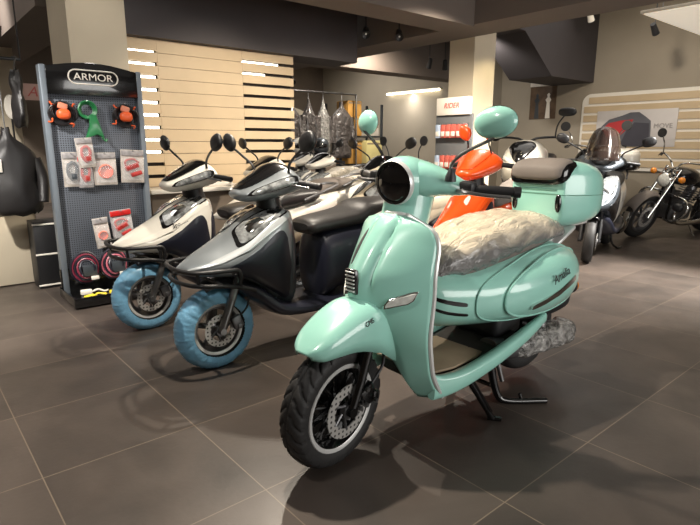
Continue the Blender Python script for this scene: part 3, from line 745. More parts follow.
    body([(.82, .22, .36, .08, .09), (1.0, .19, .36, .09, .1), (1.25, .2, .34, .06, .11), (1.36, .22, .32, .04, .11)], 14, 18, 3).build('engine_case', alu, T)
    MB().tube([(1.0, -.15, .2), (1.15, -.17, .24), (1.5, -.18, .34)], [.03, .055, .055], 14, n=8).build('exhaust_muffler', gblk, T)
    cs = MB()
    for s_ in (-1, 1): cs.tube([(.90, s_*.09, .26), (.93, s_*.11, .08), (.98, s_*.17, .012), (1.06, s_*.2, .012)], .012, 8, n=12)
    cs.build('centre_stand', gblk, T)
    if bar:
        cb = MB()
        up = [(.055, -.212, .505), (.055, -.222, .55), (.04, -.225, .584), (.0, -.225, .59), (-.13, -.20, .592), (-.19, -.15, .592), (-.215, 0, .592), (-.19, .15, .592), (-.13, .20, .592), (.0, .225, .59), (.04, .225, .584), (.055, .222, .55), (.055, .212, .505)]
        cb.tube(up, .0115, 10, n=56)
        lo = [(.16, -.19, .45), (.02, -.215, .50), (-.12, -.20, .52), (-.18, -.14, .522), (-.205, 0, .522), (-.18, .14, .522), (-.12, .20, .52), (.02, .215, .50), (.16, .19, .45)]
        cb.tube(lo, .0115, 10, n=48)
        for s_ in (-1, 1):
            cb.tube([(-.165, s_*.178, .592), (-.155, s_*.172, .522)], .009, 8); cb.tube([(.03, s_*.22, .565), (.03, s_*.21, .50)], .009, 8)
        cb.tube([(-.03, -.2, .505), (-.03, .2, .505)], .01, 8)
        cb.build('crash_bar', blk, T)
    if screen:
        g = []
        for i in range(9):
            t = i/8
            g.append([(.12+.22*t+.14*u*u, (.165-.05*t**3)*u, 1.03+.34*t-.05*u*u*t) for u in [-1+2*j/12 for j in range(13)]])
        MB().grid(g).build('windscreen', screen, T, 60, solid=.004, M=ST)
    if case:
        c_ = body([(1.36, .95, 1.04, .14), (1.38, .92, 1.09, .2), (1.46, .905, 1.13, .235), (1.6, .90, 1.15, .25), (1.75, .905, 1.13, .235), (1.86, .92, 1.06, .17)], 20, 32, 3.6)
        o = c_.build('top_case', case, T)
        body([(1.36, .905, .96, .15), (1.38, .89, .975, .206), (1.46, .88, .985, .242), (1.6, .878, .988, .256), (1.75, .88, .985, .242), (1.86, .9, .97, .175)], 18, 30, 4).build('case_tray', gblk, o)
        MB().box((1.55, 0, .885), (.3, .2, .03), .005).build('rear_rack', blk, T)
    return T

# ------------------------------------------------------------------ motorcycles
def motorcycle(loc, rz, label, group, tank, ind=None, fairing=None, lean=0., steer=0., style='cruiser', chrm=chrome, cat='motorcycle', roundmirrors=True, bars=True, sc=1.):
    T = thing('motorcycle', loc, rz, label, cat, group); T.rotation_euler = (lean, 0, rz); T.scale = (sc, sc, sc)
    ST = steer_matrix((.12, 0, .35), (.42, 0, .75), math.radians(steer)) if steer else None
    R = .315
    wheel(T, (0, 0, R), R, .12, .215, ST, 7, -1, rimm=alu if chrm is chrome else blackp, edge=None, discr=.14, fine=False)
    wheel(T, (1.42, 0, R), R, .15, .2, None, 7, 1, rimm=alu if chrm is chrome else blackp, edge=None, discr=.12, fine=False)
    for s_ in (-1, 1):
        f = MB().tube([(0, s_*.095, R), (.12, s_*.095, .56)], .026, 12); f.tube([(.10, s_*.095, .52), (.32, s_*.095, .96)], .019, 12)
        f.build('fork_leg', chrm, T, M=ST)
    g = []
    for k in range(13):
        a = math.radians(25+k*9.5); r = R+.03
        g.append([(-r*math.cos(a), .082*u, R+r*math.sin(a)-.05*u*u) for u in (-1, -.85, -.5, 0, .5, .85, 1)])
    MB().grid(g).build('front_fender', tank if style != 'cruiser' else padm, T, 60, solid=.006, M=ST)
    # lamp
    if not fairing:
        hl = MB().lathe([(-.14, .03), (-.10, .075), (-.03, .092), (.02, .095), (.03, .085)], (.22, 0, .80), (-1, 0, -.05), 28).build('headlight', chrm, T, M=ST)
        MB().lathe([(.022, .086), (.035, .07), (.045, .03), (.047, .001)], (.22, 0, .80), (-1, 0, -.05), 28).build('headlight_lens', lens, hl, M=ST)
        for s_ in (-1, 1):
            MB().lathe([(-.05, .02), (-.03, .04), (.015, .045), (.02, .03), (.02, .001)], (.30, s_*.055, .93), (.2, 0, 1), 18).build('gauge', chrm, T, M=ST)
    if ind:
        for s_ in (-1, 1):
            MB().tube([(.26, s_*.08, .87), (.25, s_*.19, .86)], .009, 8).build('indicator_stalk', chrm, T, M=ST)
            MB().ball((.235, s_*.205, .86), (.04, .042, .042), None, 16, 10).build('indicator', ind, T, M=ST)
    if fairing:
        fg = body_grid([(-.06, .72, .76, .03), (.0, .66, .83, .12), (.12, .55, .93, .19), (.28, .42, 1.0, .215), (.45, .36, .98, .21), (.66, .34, .82, .18), (.82, .36, .6, .15)], 26, 30, 2.6)
        MB().grid(fg, cv=True, caps=True).build('fairing', fairing, T)
        c0 = Vector((.3, 0, .68))
        patch(fg, [(.06, .30), (.06, .20), (.45, .14), (.45, .36)], .01, .03, 3, cen=c0).build('fly_screen', gblk, T, 60)
        for s_ in (-1, 1):
            cor = [(.14, .43), (.14, .36), (.34, .40), (.34, .46)]
            if s_ > 0: cor = [(u, (.5-v) % 1) for u, v in cor]
            patch(fg, cor, .006, .012, 3, cen=c0).build('headlight', lens, T, 60)
            patch(fg, [(.35, .53), (.75, .52), (.8, .62), (.45, .66)] if s_ < 0 else [(.35, .97), (.75, .98), (.8, .88), (.45, .84)], .006, .006, 3, cen=c0).build('fairing_panel', blackp, T, 60)
    for s_ in (-1, 1):
        if style == 'cruiser': pts = [(.33, s_*.03, .96), (.32, s_*.10, 1.05), (.42, s_*.28, 1.08), (.56, s_*.38, 1.02)]
        else: pts = [(.33, s_*.03, .99), (.34, s_*.10, 1.02), (.39, s_*.26, 1.03), (.46, s_*.36, 1.01)]
        MB().tube(pts, .012, 10, n=14).build('handlebar', chrm, T, M=ST)
        MB().tube([tuple(Vector(pts[2])*.45+Vector(pts[3])*.55), pts[3]], .019, 10).build('handlebar_grip', blk, T, M=ST)
        MB().tube([tuple(Vector(pts[2])+Vector((-.04, 0, 0))), tuple(Vector(pts[3])+Vector((-.06, 0, -.01)))], .007, 6).build('clutch_lever', chrm, T, M=ST)
        b0 = Vector(pts[2]); top = b0+Vector((-.02, s_*.10, .24))
        mm = MB()
        if roundmirrors: mm.lathe([(-.03, .001), (-.025, .04), (0, .062), (.01, .06), (.01, .001)], tuple(top), (-1, 0, .1), 22)
        else: mm.ball(tuple(top), (.03, .085, .042), None, 18, 10, 2.6)
        mo = mm.build('mirror', blk, T, M=ST)
        MB().tube([tuple(b0), tuple(b0+Vector((-.02, s_*.02, .12))), tuple(top)], .007, 8, n=8).build('mirror_stem', chrm, mo, M=ST)
    # tank, seat, engine
    MB().grid(body_grid([(.36, .78, .86, .06), (.42, .74, .93, .13), (.55, .72, .96, .165), (.7, .72, .94, .155), (.84, .74, .86, .10), (.9, .76, .82, .06)], 20, 26, 2.4), cv=True, caps=True).build('fuel_tank', tank, T)
    body([(.82, .70, .78, .10), (.95, .67, .76, .15), (1.1, .67, .77, .165), (1.25, .70, .84, .14), (1.5, .75, .86, .11), (1.62, .78, .84, .06)], 20, 26, 2.8).build('seat', seatb, T)
    e = MB().box((.62, 0, .36), (.42, .26, .22), .04, seg=3); e.build('crankcase', alu if chrm is chrome else blk, T)
    cy = MB()
    for d in (-.13, .13):
        for k in range(6):
            z = .50+.028*k; cy.box((.62+d*(1+.8*k/6), 0, z), (.17, .22, .014), .004, Matrix.Rotation(math.radians(12 if d > 0 else -12), 4, 'Y'))
        cy.cyl((.62+d, 0, .44), (.62+d*1.8, 0, .68), .065, seg=14)
    cy.build('cylinder', alu if chrm is chrome else blk, T)
    fr = MB()
    for s_ in (-1, 1):
        fr.tube([(.34, s_*.03, .88), (.36, s_*.09, .5), (.42, s_*.11, .24), (.9, s_*.11, .24), (1.05, s_*.1, .6), (1.5, s_*.08, .72)], .016, 8, n=30)
        fr.tube([(.95, s_*.09, .36), (1.42, s_*.1, R)], .018, 8)
        fr.tube([(.30, s_*.09, .28), (.30, s_*.09, .3)], .01, 6)
    fr.build('frame', gblk, T)
    for s_ in (-1, 1):
        MB().tube([(.5, s_*.13, .44), (.44, s_*.17, .30), (.6, s_*.18, .22), (1.1, s_*.19, .26), (1.65, s_*.2, .33)], [.02, .022, .025, .045, .045], 12, n=22).build('exhaust', chrm, T)
        MB().tube([(1.38, s_*.13, R), (1.24, s_*.13, .70)], .024, 10).build('shock_absorber', chrm, T)
    g = []
    for k in range(15):
        a = math.radians(20+k*9.5); r = R+.035
        g.append([(1.42+r*math.cos(a), .1*u, R+r*math.sin(a)-.05*u*u) for u in (-1, -.85, -.5, 0, .5, .85, 1)])
    MB().grid(g).build('rear_fender', tank, T, 60, solid=.006)
    MB().ball((1.76, 0, .52), (.04, .06, .045), None, 14, 10).build('tail_lamp', redl, T)
    if style == 'cruiser':
        for s_ in (-1, 1):
            MB().tube([(.37, s_*.08, .26), (.34, s_*.22, .28), (.33, s_*.34, .40), (.34, s_*.36, .52), (.35, s_*.28, .60), (.36, s_*.08, .62)], .016, 10, n=30).build('crash_bar', chrm, T)
            MB().ball((.30, s_*.26, .50), (.05, .07, .06), None, 16, 10, 2.6).build('auxiliary_box', blk, T)
        sb = MB()
        for s_ in (-1, 1): sb.tube([(1.45, s_*.13, .78), (1.55, s_*.13, 1.02)], .012, 8)
        sb.tube([(1.55, -.13, 1.02), (1.57, -.08, 1.12), (1.57, .08, 1.12), (1.55, .13, 1.02)], .012, 8, n=16); sb.build('sissy_bar', chrm, T)
    MB().tube([(.80, -.13, .24), (.86, -.30, .012), (.93, -.31, .012)], .012, 8).build('side_stand', chrm, T)
    return T
#@@SCENE
# ------------------------------------------------------------------ setting
def sbox(name, lo, hi, m, r=0):
    c = [(a+b)/2 for a, b in zip(lo, hi)]; d = [b-a for a, b in zip(lo, hi)]
    return struct(MB().box(c, d, r).build(name, m))
CZ = 3.5
sbox('floor', (-3, -3, -.1), (10.1, 13.1, 0), floor_material())
sbox('ceiling', (-3, -3, CZ), (10.1, 13.1, CZ+.1), ceilm)
sbox('wall_right', (10, -3, 0), (10.1, 13.1, CZ), wallm)
sbox('wall_back', (-3, 13, 0), (10, 13.1, CZ), dwall)
sbox('wall_left', (-3.1, -3, 0), (-3, 13.1, CZ), dwall)
sbox('wall_front', (-3, -3.1, 0), (10.1, -3, CZ), dwall)
sbox('trim_1', (4.88, -3, 2.45), (5.42, 13, CZ), beamm)           # beam along the showroom
sbox('trim_2', (-3, 3.75, 2.43), (4.88, 4.15, CZ), beamm)        # cross beam
sbox('trim_3', (1.795, 5.38, 2.225), (4.68, 5.85, CZ), beamd)       # fascia over the board wall
sbox('trim_4', (1.22, 5.83, 2.45), (1.78, 13, CZ), beamm)
sbox('trim_5', (-3, -.6, 2.6), (4.88, -.2, CZ), beamm)
sbox('trim_6', (5.42, 7.3, 2.5), (10, 7.7, CZ), beamm)
sbox('trim_7', (1.31, 5.19, 0), (1.79, 5.82, CZ), beige)         # pillar behind the display stand
sbox('trim_14', (-3, 7.6, 2.55), (1.22, 7.95, CZ), beamm)
sbox('trim_8', (5.43, 4.15, 0), (5.84, 4.52, CZ), beige)       # pillar by the orange scooter
sbox('trim_9', (.70, 8.5, 0), (1.45, 8.9, CZ), beige)            # far pillar at the left
sbox('trim_10', (9.62, 6.9, 0), (10, 7.25, CZ), wallm)
for k, x in enumerate((.82, 3.2, 5.58)):  # bars of an unseen window, added around the front fill light
    sbox('trim_%d' % (20+k), (x-.05, -2.99, .55), (x+.05, -2.9, 2.98), blackp)
for k, z in enumerate((.55, 2.93)):
    sbox('trim_%d' % (23+k), (.87, -2.99, z), (5.53, -2.9, z+.05), blackp)
sbox('assumed_window', (.87, -2.99, .6), (5.53, -2.97, 2.93), mat('window_pane', (190, 200, 205), .1, coat=1., var=.02))  # unseen pane added behind the front fill light
# stair soffit by the right wall
struct(MB().prism([(8.55, 2.33), (9.998, 2.33), (9.998, CZ-.002), (6.3, CZ-.002), (6.6, 2.98), (7.7, 2.92)], (0, 5.75, 0), (1, 0, 0), (0, 0, 1), .8).build('trim_11', beamd, None, 0))
struct(MB().prism([(6.0, 2.45), (9.4, 1.5), (9.4, 1.75), (6.9, 2.45)], (0, 11.6, 0), (1, 0, 0), (0, 0, 1), -.9).build('trim_12', beige, None, 0))
# board wall with open slots towards both ends
bw = MB(); zt = 2.222
z = zt
k = 0
while z > .02:
    h = .121
    for (x0, x1, gap) in ((1.80, 2.172, .036), (2.174, 3.112, .004), (3.114, 3.785, .034)):
        if k < 1 and x0 < 2: gap = .02
        zb = max(z-h+gap, .005)
        bw.box(((x0+x1)/2, 5.505, (z+zb)/2), (x1-x0, .03, z-zb))
    z -= h; k += 1
struct(bw.build('wall_board_cladding', woodm, None, 0))
sbox('wall_board_backing', (1.80, 5.56, 0), (3.785, 5.58, 2.22), slotd)
ledm = mat('led_strip_white', (255, 246, 226), .5, emit=5.)
for k in range(9):
    zc = zt-.121*(k+1)+.018
    o = MB().box((1.985, 5.553, zc), (.36, .016, .026), .004).build('led_strip', ledm)
    ords = ['topmost', 'second', 'third', 'fourth', 'fifth', 'sixth', 'seventh', 'eighth', 'ninth']
    tag(o, 'glowing white light strip in the %s slot of the board wall beside the display stand' % ords[k], 'light strip', 'light strips in the board wall')
for k in range(2):
    zc = zt-.121*(k+1)+.017
    o = MB().box((3.28+.08*(1-k), 5.553, zc), (.30+.2*(1-k), .016, .022), .004).build('led_strip', ledm)
    tag(o, ('glowing light strip in the uppermost slot at the far end of the board wall', 'short glowing light strip in the second slot at the far end of the board wall')[k], 'light strip', 'light strips in the board wall')
# striped panel on the right wall with poster
pb = MB(); 
def rrect(y0, y1, z0, z1, r, n=8):
    P = []
    for cx, cz, a0 in ((y1-r, z1-r, 0), (y0+r, z1-r, 90), (y0+r, z0+r, 180), (y1-r, z0+r, 270)):
        for i in range(n+1):
            a = math.radians(a0+90*i/n); P.append((cx+r*math.cos(a), cz+r*math.sin(a)))
    return P
wp = thing('wall_panel', (9.99, 3.2, .8), 0, 'rounded striped wood display panel on the far wall', 'panel')
MB().prism(rrect(-1.5, 1.90, -.02, 1.325, .16), (0, 0, 0), (0, 1, 0), (0, 0, 1), .03).xf(Matrix.Translation((-.04, 0, 0))).build('backboard', whitem, wp, 30)
for k in range(8):
    z0 = .045+.158*k
    ins = .05 if 0 < k < 7 else .13
    MB().box((-.05, .2, z0+.055), (.02, 3.4-2*ins, .112)).build('board', woodm, wp, 0)
po = thing('poster', (9.924, 4.1, 1.5), 0, 'wide poster of a red and grey top case on the striped wall panel', 'poster')
MB().box((0, .02, 0), (.012, 1.33, .62), .003).build('sheet', mat('poster_grey', (196, 190, 186), .5, var=.03), po)
def flat(poly, m, x, name): # poly in (along -y, z)
    return MB().prism([(p[0], p[1]) for p in poly], (x, .66, 0), (0, -1, 0), (0, 0, 1), .003).build(name, m, po, 0)
flat([(.06, -.30), (.08, .05), (.2, .16), (.42, .22), (.56, .27), (.70, .27), (.80, .2), (.90, .12), (.93, -.30)], mat('print_grey', (92, 92, 98), .5), -.012, 'printed_case')
flat([(.09, .0), (.2, .10), (.42, .14), (.62, .15), (.52, -.02), (.40, -.13), (.18, -.14)], mat('print_red', (176, 44, 46), .5), -.016, 'printed_red_band')
flat([(.42, -.30), (.52, -.04), (.64, .10), (.88, .08), (.91, -.30)], mat('print_dark', (60, 58, 66), .5), -.017, 'printed_dark_side')
text('MOVE', .11, (-.014, -.44, .03), basis((0, -1, 0), (0, 0, 1)), mat('print_text_grey', (150, 144, 142), .5), po, 'poster_lettering', .001)
pp = thing('poster', (9.993, 5.93, 2.13), 0, 'dark portrait poster of two standing people under a white header on the back wall', 'poster')
MB().box((0, 0, -.1), (.015, .56, .62), .003).build('sheet', mat('print_brown', (92, 74, 58), .5, var=.25, nscale=8), pp)
MB().box((-.005, 0, .33), (.02, .58, .24), .003).build('header_strip', card, pp)
for s_, mm in ((-1, whitem), (1, greyp)):
    f = MB().prism([(-.05, -.3), (-.03, .0), (-.06, .05), (-.02, .1), (-.03, .15), (0, .18), (.03, .15), (.02, .1), (.06, .05), (.03, 0), (.05, -.3)], (-.009, s_*.12, -.1), (0, -1, 0), (0, 0, 1), .003)
    f.build('printed_figure', mm, pp, 0)
ls = thing('light_strip', (9.94, 9.4, 2.47), 0, 'long glowing white light strip high on the far wall', 'light strip')
MB().box((.03, 0, .03), (.06, 1.75, .03), .004).build('housing', whitem, ls)
MB().box((.0, 0, 0), (.05, 1.72, .035), .008).build('glow_face', mat('strip_glow', (255, 246, 220), .5, emit=9.), ls)
# hanging white panel, underside made to glow in place of floor bounce
pl = thing('ceiling_panel', (8.0, 1.72, 2.62), 0, 'white panel hanging below the ceiling near the far wall', 'light panel')
MB().box((0, 0, .015), (3.0, 2.1, .03), .006).build('panel', whitem, pl)
MB().box((0, 0, -.006), (2.94, 2.04, .012), .003).build('glow_face', mat('panel_glow', (250, 240, 222), .5, emit=.45), pl)
for a in (-1.3, 1.3):
    for b in (-.9, .9): MB().cyl((a, b, .02), (a, b, .875), .006, seg=6).build('hanger_rod', steel, pl)

# spot fixtures
def spot(p, aim, label, on=False, m=blk):
    T = thing('track_spotlight', p, 0, label, 'spotlight', 'ceiling spotlights')
    d = (Vector(aim)-Vector(p)).normalized()
    MB().cyl((0, 0, 0), (0, 0, max(.05, CZ-p[2])), .008, seg=8).build('stem', blk, T)
    MB().lathe([(-.09, .001), (-.09, .035), (.0, .042), (.07, .048), (.06, .04), (.05, .001)], (0, 0, -.03), d, 20).build('lamp_head', m, T)
    MB().lathe([(.052, .001), (.054, .039)], (0, 0, -.03), d, 20).build('lamp_lens', mat('lamp_glow', (255, 232, 190), .4, emit=30. ) if on else lens, T)
spot((4.35, 4.85, 2.5), (1.8, 2.0, 0), 'black spotlight under the ceiling bay, the one nearer the dark fascia')
spot((4.75, 4.72, 2.5), (2.2, 1.6, 0), 'black spotlight under the ceiling bay, the one nearer the beam crossing')
spot((8.2, 3.28, 2.78), (9.9, 3.2, 1.2), 'black spotlight above the striped wall panel')
spot((8.3, 4.25, 3.12), (9.9, 4.4, 1.2), 'small pale spotlight beside the dark stair soffit', m=whitem)
spot((7.4, 6.6, 2.62), (8, 8, 0), 'small spotlight far behind the beam, left one of a pair')
spot((7.75, 6.55, 2.62), (9, 7.5, 0), 'small spotlight far behind the beam, right one of a pair')
spot((5.2, 7.6, 2.28), (5.0, 5, 0), 'small spotlight above the hanging jackets')
spot((1.65, 9.6, 2.22), (.6, 3.0, .5), 'bright lit spotlight by the far pillar beyond the display stand', True)

# ------------------------------------------------------------------ display stand with its goods
ds = thing('display_stand', (1.333, 4.72, 0), 0, 'perforated grey display stand with black ARMOR header', 'display stand')
MB().box((0, .03, .92), (.69, .02, 1.70), .003).build('perforated_panel', peg, ds)
for s_ in (-1, 1):
    MB().box((s_*.355, .02, .91), (.045, .09, 1.80), .008).build('side_rail', mat('blue_grey_steel', (112, 120, 128), .4, metal=.3), ds)
hd = MB(); g = []
hdr = hd.prism([(-.335, 1.60), (.335, 1.60), (.335, 1.80)]+[(.335-.67*i/10, 1.80+.045*math.sin(PI*i/10)) for i in range(1, 10)]+[(-.335, 1.80)], (0, -.02, 0), (1, 0, 0), (0, 0, 1), .012, .003).build('header_sign', gblk, ds, 30)
pts = []
for cx, a0 in ((.13, -90), (-.13, 90)):
    for i in range(13):
        a = math.radians(a0+180*i/12); pts.append((cx+.052*math.cos(a), -.036, 1.735+.052*math.sin(a)))
MB().tube(pts, .0055, 6, closed=True).build('logo_outline', whitem, hdr)
text('ARMOR', .073, (0, -.036, 1.735), basis((1, 0, 0), (0, 0, 1)), whitem, hdr, 'logo_lettering', .002, sx=1.15)
tray = MB().box((-.02, -.20, .03), (.76, .46, .03), .006)
tray.box((-.02, -.425, .06), (.76, .012, .06), .003)
for s_ in (-1, 1): tray.box((-.02+s_*.375, -.20, .06), (.012, .46, .06), .003)
tray.box((-.02, 0.0, .13), (.74, .03, .22), .005)
for s_ in (-1, 1): tray.box((s_*.3, .1, .012), (.06, .3, .024), .004)
tray.build('base_tray', gblk, ds)
def wx(X): return X
FY = 4.735
def disc_lock(x, z, label):
    T = thing('disc_lock', (x, FY, z), 0, label, 'disc lock', 'coiled lock sets on the stand')
    for k in range(5):
        r = .055+.012*k; MB().tube([(r*math.cos(a)*.95, -.03-.006*k+.01*math.sin(3*a+k), r*.85*math.sin(a)) for a in [2*PI*i/20 for i in range(20)]], .008, 6, closed=True).build('coil', blk, T)
    MB().ball((.0, -.075, -.005), (.05, .035, .04), None, 18, 10, 2.5).build('lock_body', ork, T)
    MB().box((0, -.06, .055), (.07, .03, .05), .012, Matrix.Rotation(.3, 4, 'Y')).build('clamp', mat('salmon_plastic', (206, 128, 100), .45), T)
    q = MB()
    for a in (.6, 2.2, 3.6, 5.2): q.tube([(.085*math.cos(a), -.05, .08*math.sin(a)), (.105*math.cos(a+.2), -.07, .1*math.sin(a+.2)), (.12*math.cos(a+.1), -.04, .115*math.sin(a+.1))], .006, 6, n=8)
    q.build('strap_end', ork, T)
    MB().cyl((0, -.07, .10), (0, .0, .10), .004, seg=6).build('hook', steel, T)
disc_lock(1.085, 1.455, 'orange and black coiled lock at the outer end of the top row on the stand')
disc_lock(1.55, 1.45, 'orange and black coiled lock on the stand nearest the striped board wall')
gc = thing('cable_lock', (1.29, FY, 1.40), 0, 'green coiled cable lock hanging in the middle of the stand top row', 'cable lock')
for k in range(3):
    r = .05+.008*k
    MB().tube([(-.025+r*math.cos(a), -.03-.012*k, .09+r*math.sin(a)) for a in [2*PI*i/20 for i in range(20)]], .008, 6, closed=True).build('coil', green, gc)
MB().prism([(-.02, .05), (.035, .05), (.085, -.13), (.03, -.10), (-.06, -.13), (-.02, -.03)], (0, -.03, 0), (1, 0, 0), (0, 0, 1), .035, .008).build('cable_bundle', green, gc)
MB().tube([(.06, -.06, -.12), (.09, -.06, -.15), (.10, -.06, -.13)], .007, 6, n=8).build('plug', green, gc)
def pack(x, z, w, h, mm, label, kind, tilt=0., dy=0., back=None):
    back = back or pcard
    T = thing('blister_pack', (x, FY-dy, z), 0, label, 'blister pack', 'blister packs on the stand'); T.rotation_euler = (0, tilt, 0)
    MB().box((0, -.03, 0), (w, .004, h), .0015).build('backing_card', back, T)
    MB().box((0, -.038, h*.40), (w*.96, .006, h*.16), .002).build('title_strip', cardp if back is pcard else redp, T)
    bl = MB()
    if kind == 'wheel':
        bl.lathe([(-.014, .001), (-.014, w*.28), (0, w*.33), (.014, w*.28)], (0, -.05, -h*.08), (0, -1, 0), 20)
    elif kind == 'bar':
        bl.box((-w*.05, -.05, -h*.02), (w*.62, .03, h*.17), .01, Matrix.Rotation(-.35, 4, 'Y')); bl.box((w*.12, -.055, -h*.22), (w*.5, .03, h*.13), .008, Matrix.Rotation(-.3, 4, 'Y'))
        bl.tube([(-w*.28, -.05, -h*.05), (-w*.33, -.05, h*.15), (0, -.05, h*.22), (w*.25, -.05, h*.12)], .009, 8, n=14)
    else:
        bl.tube([(-w*.2, -.05, h*.15), (w*.1, -.05, h*.2), (w*.25, -.05, 0), (0, -.05, -h*.3), (-w*.25, -.05, -h*.1)], .012, 8, n=20, closed=True); bl.box((w*.05, -.05, -h*.2), (w*.4, .03, h*.2), .008)
    bl.build('product', mm, T)
    MB().box((0, -.055, -h*.08), (w*.9, .02, h*.68), .012).build('clear_bubble', clearm, T)
    MB().cyl((0, -.07, h*.47), (0, 0, h*.47), .004, seg=6).build('hook', steel, T)
pcard = mat('pack_card', (178, 170, 162), .5, var=.2, nscale=25)
pred = mat('pack_red', (158, 42, 38), .4, coat=.2, var=.3, nscale=30)
clearm = mat('clear_blister', (240, 240, 240), .12, alpha=.16, var=.02, coat=1.)
pack(1.11, 1.03, .13, .27, greyp, 'silver and grey pack at the outer edge of the stand middle row', 'ring')
pack(1.205, 1.01, .11, .25, pred, 'narrow dark pack hanging under the tall white card on the stand', 'ring', 0., .01, cardp)
pack(1.21, 1.16, .125, .23, pred, 'tall white card pack hanging highest on the stand middle row', 'ring', -.08, .05)
pack(1.355, 1.03, .18, .26, ork, 'white pack with a round orange lock on the stand middle row', 'wheel', 0., .015)
pack(1.575, 1.045, .19, .27, pred, 'pack with a red lock beside the stand rail in the middle row', 'bar', .05, .02)
pack(1.285, .51, .12, .25, ork, 'white pack with a small orange lock in the stand lower row', 'wheel', -.1, .015)
pack(1.45, .555, .175, .27, pred, 'red pack in the stand lower row above the white scooter beak', 'bar', -.08, .015, cardp)
def coil(x, z, label, mm):
    T = thing('coiled_lock', (x, FY-.06, z), 0, label, 'coiled lock', 'coiled cable locks low on the stand')
    q = MB(); w2 = MB()
    for k in range(5):
        r = .128-.016*k
        (q if k % 2 else w2).tube([(r*math.cos(a)*.85, -.02-.014*k+.012*math.sin(2*a+k), r*math.sin(a)) for a in [2*PI*i/26 for i in range(26)]], .0085, 6, closed=True)
    q.build('outer_cable', mm, T); w2.build('inner_cable', navy, T)
    MB().box((.02, -.07, -.02), (.11, .03, .09), .008).build('lock_body', greyp, T)
    MB().box((.05, -.09, -.08), (.06, .02, .03), .005).build('tag', card, T)
coil(1.12, .245, 'dark red coiled cable lock low on the stand outer side', mat('maroon_cable', (120, 38, 58), .4, var=.2))
coil(1.345, .25, 'pink and black coiled cable lock low on the stand beside the blue wheel cover', mat('pink_cable', (168, 86, 100), .4, var=.2))
for i, (x, y, rz, mm, lb) in enumerate([(1.06, 4.36, .4, yel, 'yellow clamp lying at the front of the stand tray'), (1.26, 4.40, .1, yel, 'yellow cable clip lying in the middle of the stand tray'), (1.08, 4.54, -.2, card, 'white plug lying deep in the stand tray'), (1.40, 4.52, .9, card, 'white bottle shaped plug on the stand tray by the blue wheel')]):
    T = thing('cable_clip', (x, y, .047), rz, lb, 'clip', 'small goods in the stand tray')
    MB().box((0, 0, .022), (.085, .045, .04), .01).build('body', mm, T)
    MB().tube([(.04, 0, .02), (.09, .02, .03), (.13, -.02, .02), (.16, .03, .012)], .008, 6, n=12).build('cord', mm, T)

# ------------------------------------------------------------------ the front row
mint_scooter()
sport_scooter('motor_scooter', (1.274, 2.669, 0), 0, 'silver grey scooter with blue front wheel cover beside the mint scooter', 'sport scooters in the front row', silverp, greyp, facet=mat('bright_silver_paint', (206, 211, 214), .25, metal=.35, coat=.8, var=.03), cover=blue, badge=None, side=navy)
sport_scooter('motor_scooter', (1.225, 3.566, 0), 0, 'pearl white scooter with blue front wheel cover beside the display stand', 'sport scooters in the front row', whitep, navy, cover=blue, badge='Spontin', side=champ)
# ------------------------------------------------------------------ the rows behind
R2 = 'parked scooters in the rows behind'
sport_scooter('motor_scooter', (2.42, 4.55, 0), 0, 'white scooter parked against the board wall behind the silver one', R2, whitep, navy, bar=False, detail=False, side=champ)
sport_scooter('motor_scooter', (3.35, 3.92, 0), 0, 'champagne scooter with film wrapped seat directly behind the mint headlight', R2, champ, champ, bar=False, detail=False, side=champ, wrapped=filmw)
sport_scooter('motor_scooter', (4.0, 5.75, 0), 0, 'white film wrapped scooter standing past the end of the board wall', R2, whitep, champ, bar=False, detail=False, side=whitep, wrapped=filmw)
sport_scooter('motor_scooter', (4.3, 6.6, 0), 0, 'grey and white scooter in front of the hanging jackets', R2, whitep, greyp, bar=False, detail=False, side=champ, wrapped=filmw)
sport_scooter('motor_scooter', (3.02, 2.46, 0), math.radians(10), 'bright orange scooter with white decals behind the mint handlebar', R2, orangep, blackp, lamp=False, bar=False, detail=False, side=orangep, mirrorm=orangep, mirror_y=.13, decals=True, sc=1.06)
sport_scooter('motor_scooter', (5.54, 2.64, 0), math.radians(17), 'white maxi scooter with windscreen and white top case beyond the mint top case', R2, greyp, blackp, bar=False, detail=False, side=whitep, panel=whitep, seatm=seatb, screen=mat('smoked_screen', (44, 34, 30), .08, alpha=.7, coat=1.), flank=blackp, case=whitep, sc=1.03, steer=8)
motorcycle((7.64, 3.03, 0), math.radians(-16), 'chrome cruiser motorcycle with amber indicators in front of the striped wall panel', 'motorcycles at the back', blackp, orange_l, lean=math.radians(14), steer=4)
motorcycle((6.0, 3.84, 0), math.radians(20), 'white and black sport motorcycle between the square pillar and the mint top case', 'motorcycles at the back', whitep, None, whitep, steer=0, style='sport', chrm=blk, roundmirrors=False, sc=1.28)
motorcycle((7.78, 3.84, 0), math.radians(17), 'black motorcycle with round chrome mirrors just behind the maxi scooter', 'motorcycles at the back', blackp, None, blackp, style='naked', sc=1.18)
motorcycle((4.75, 4.98, 0), 0, 'dark naked motorcycle behind the mint headlight near the lit far wall', 'motorcycles at the back', greyp, None, style='naked', chrm=blk)
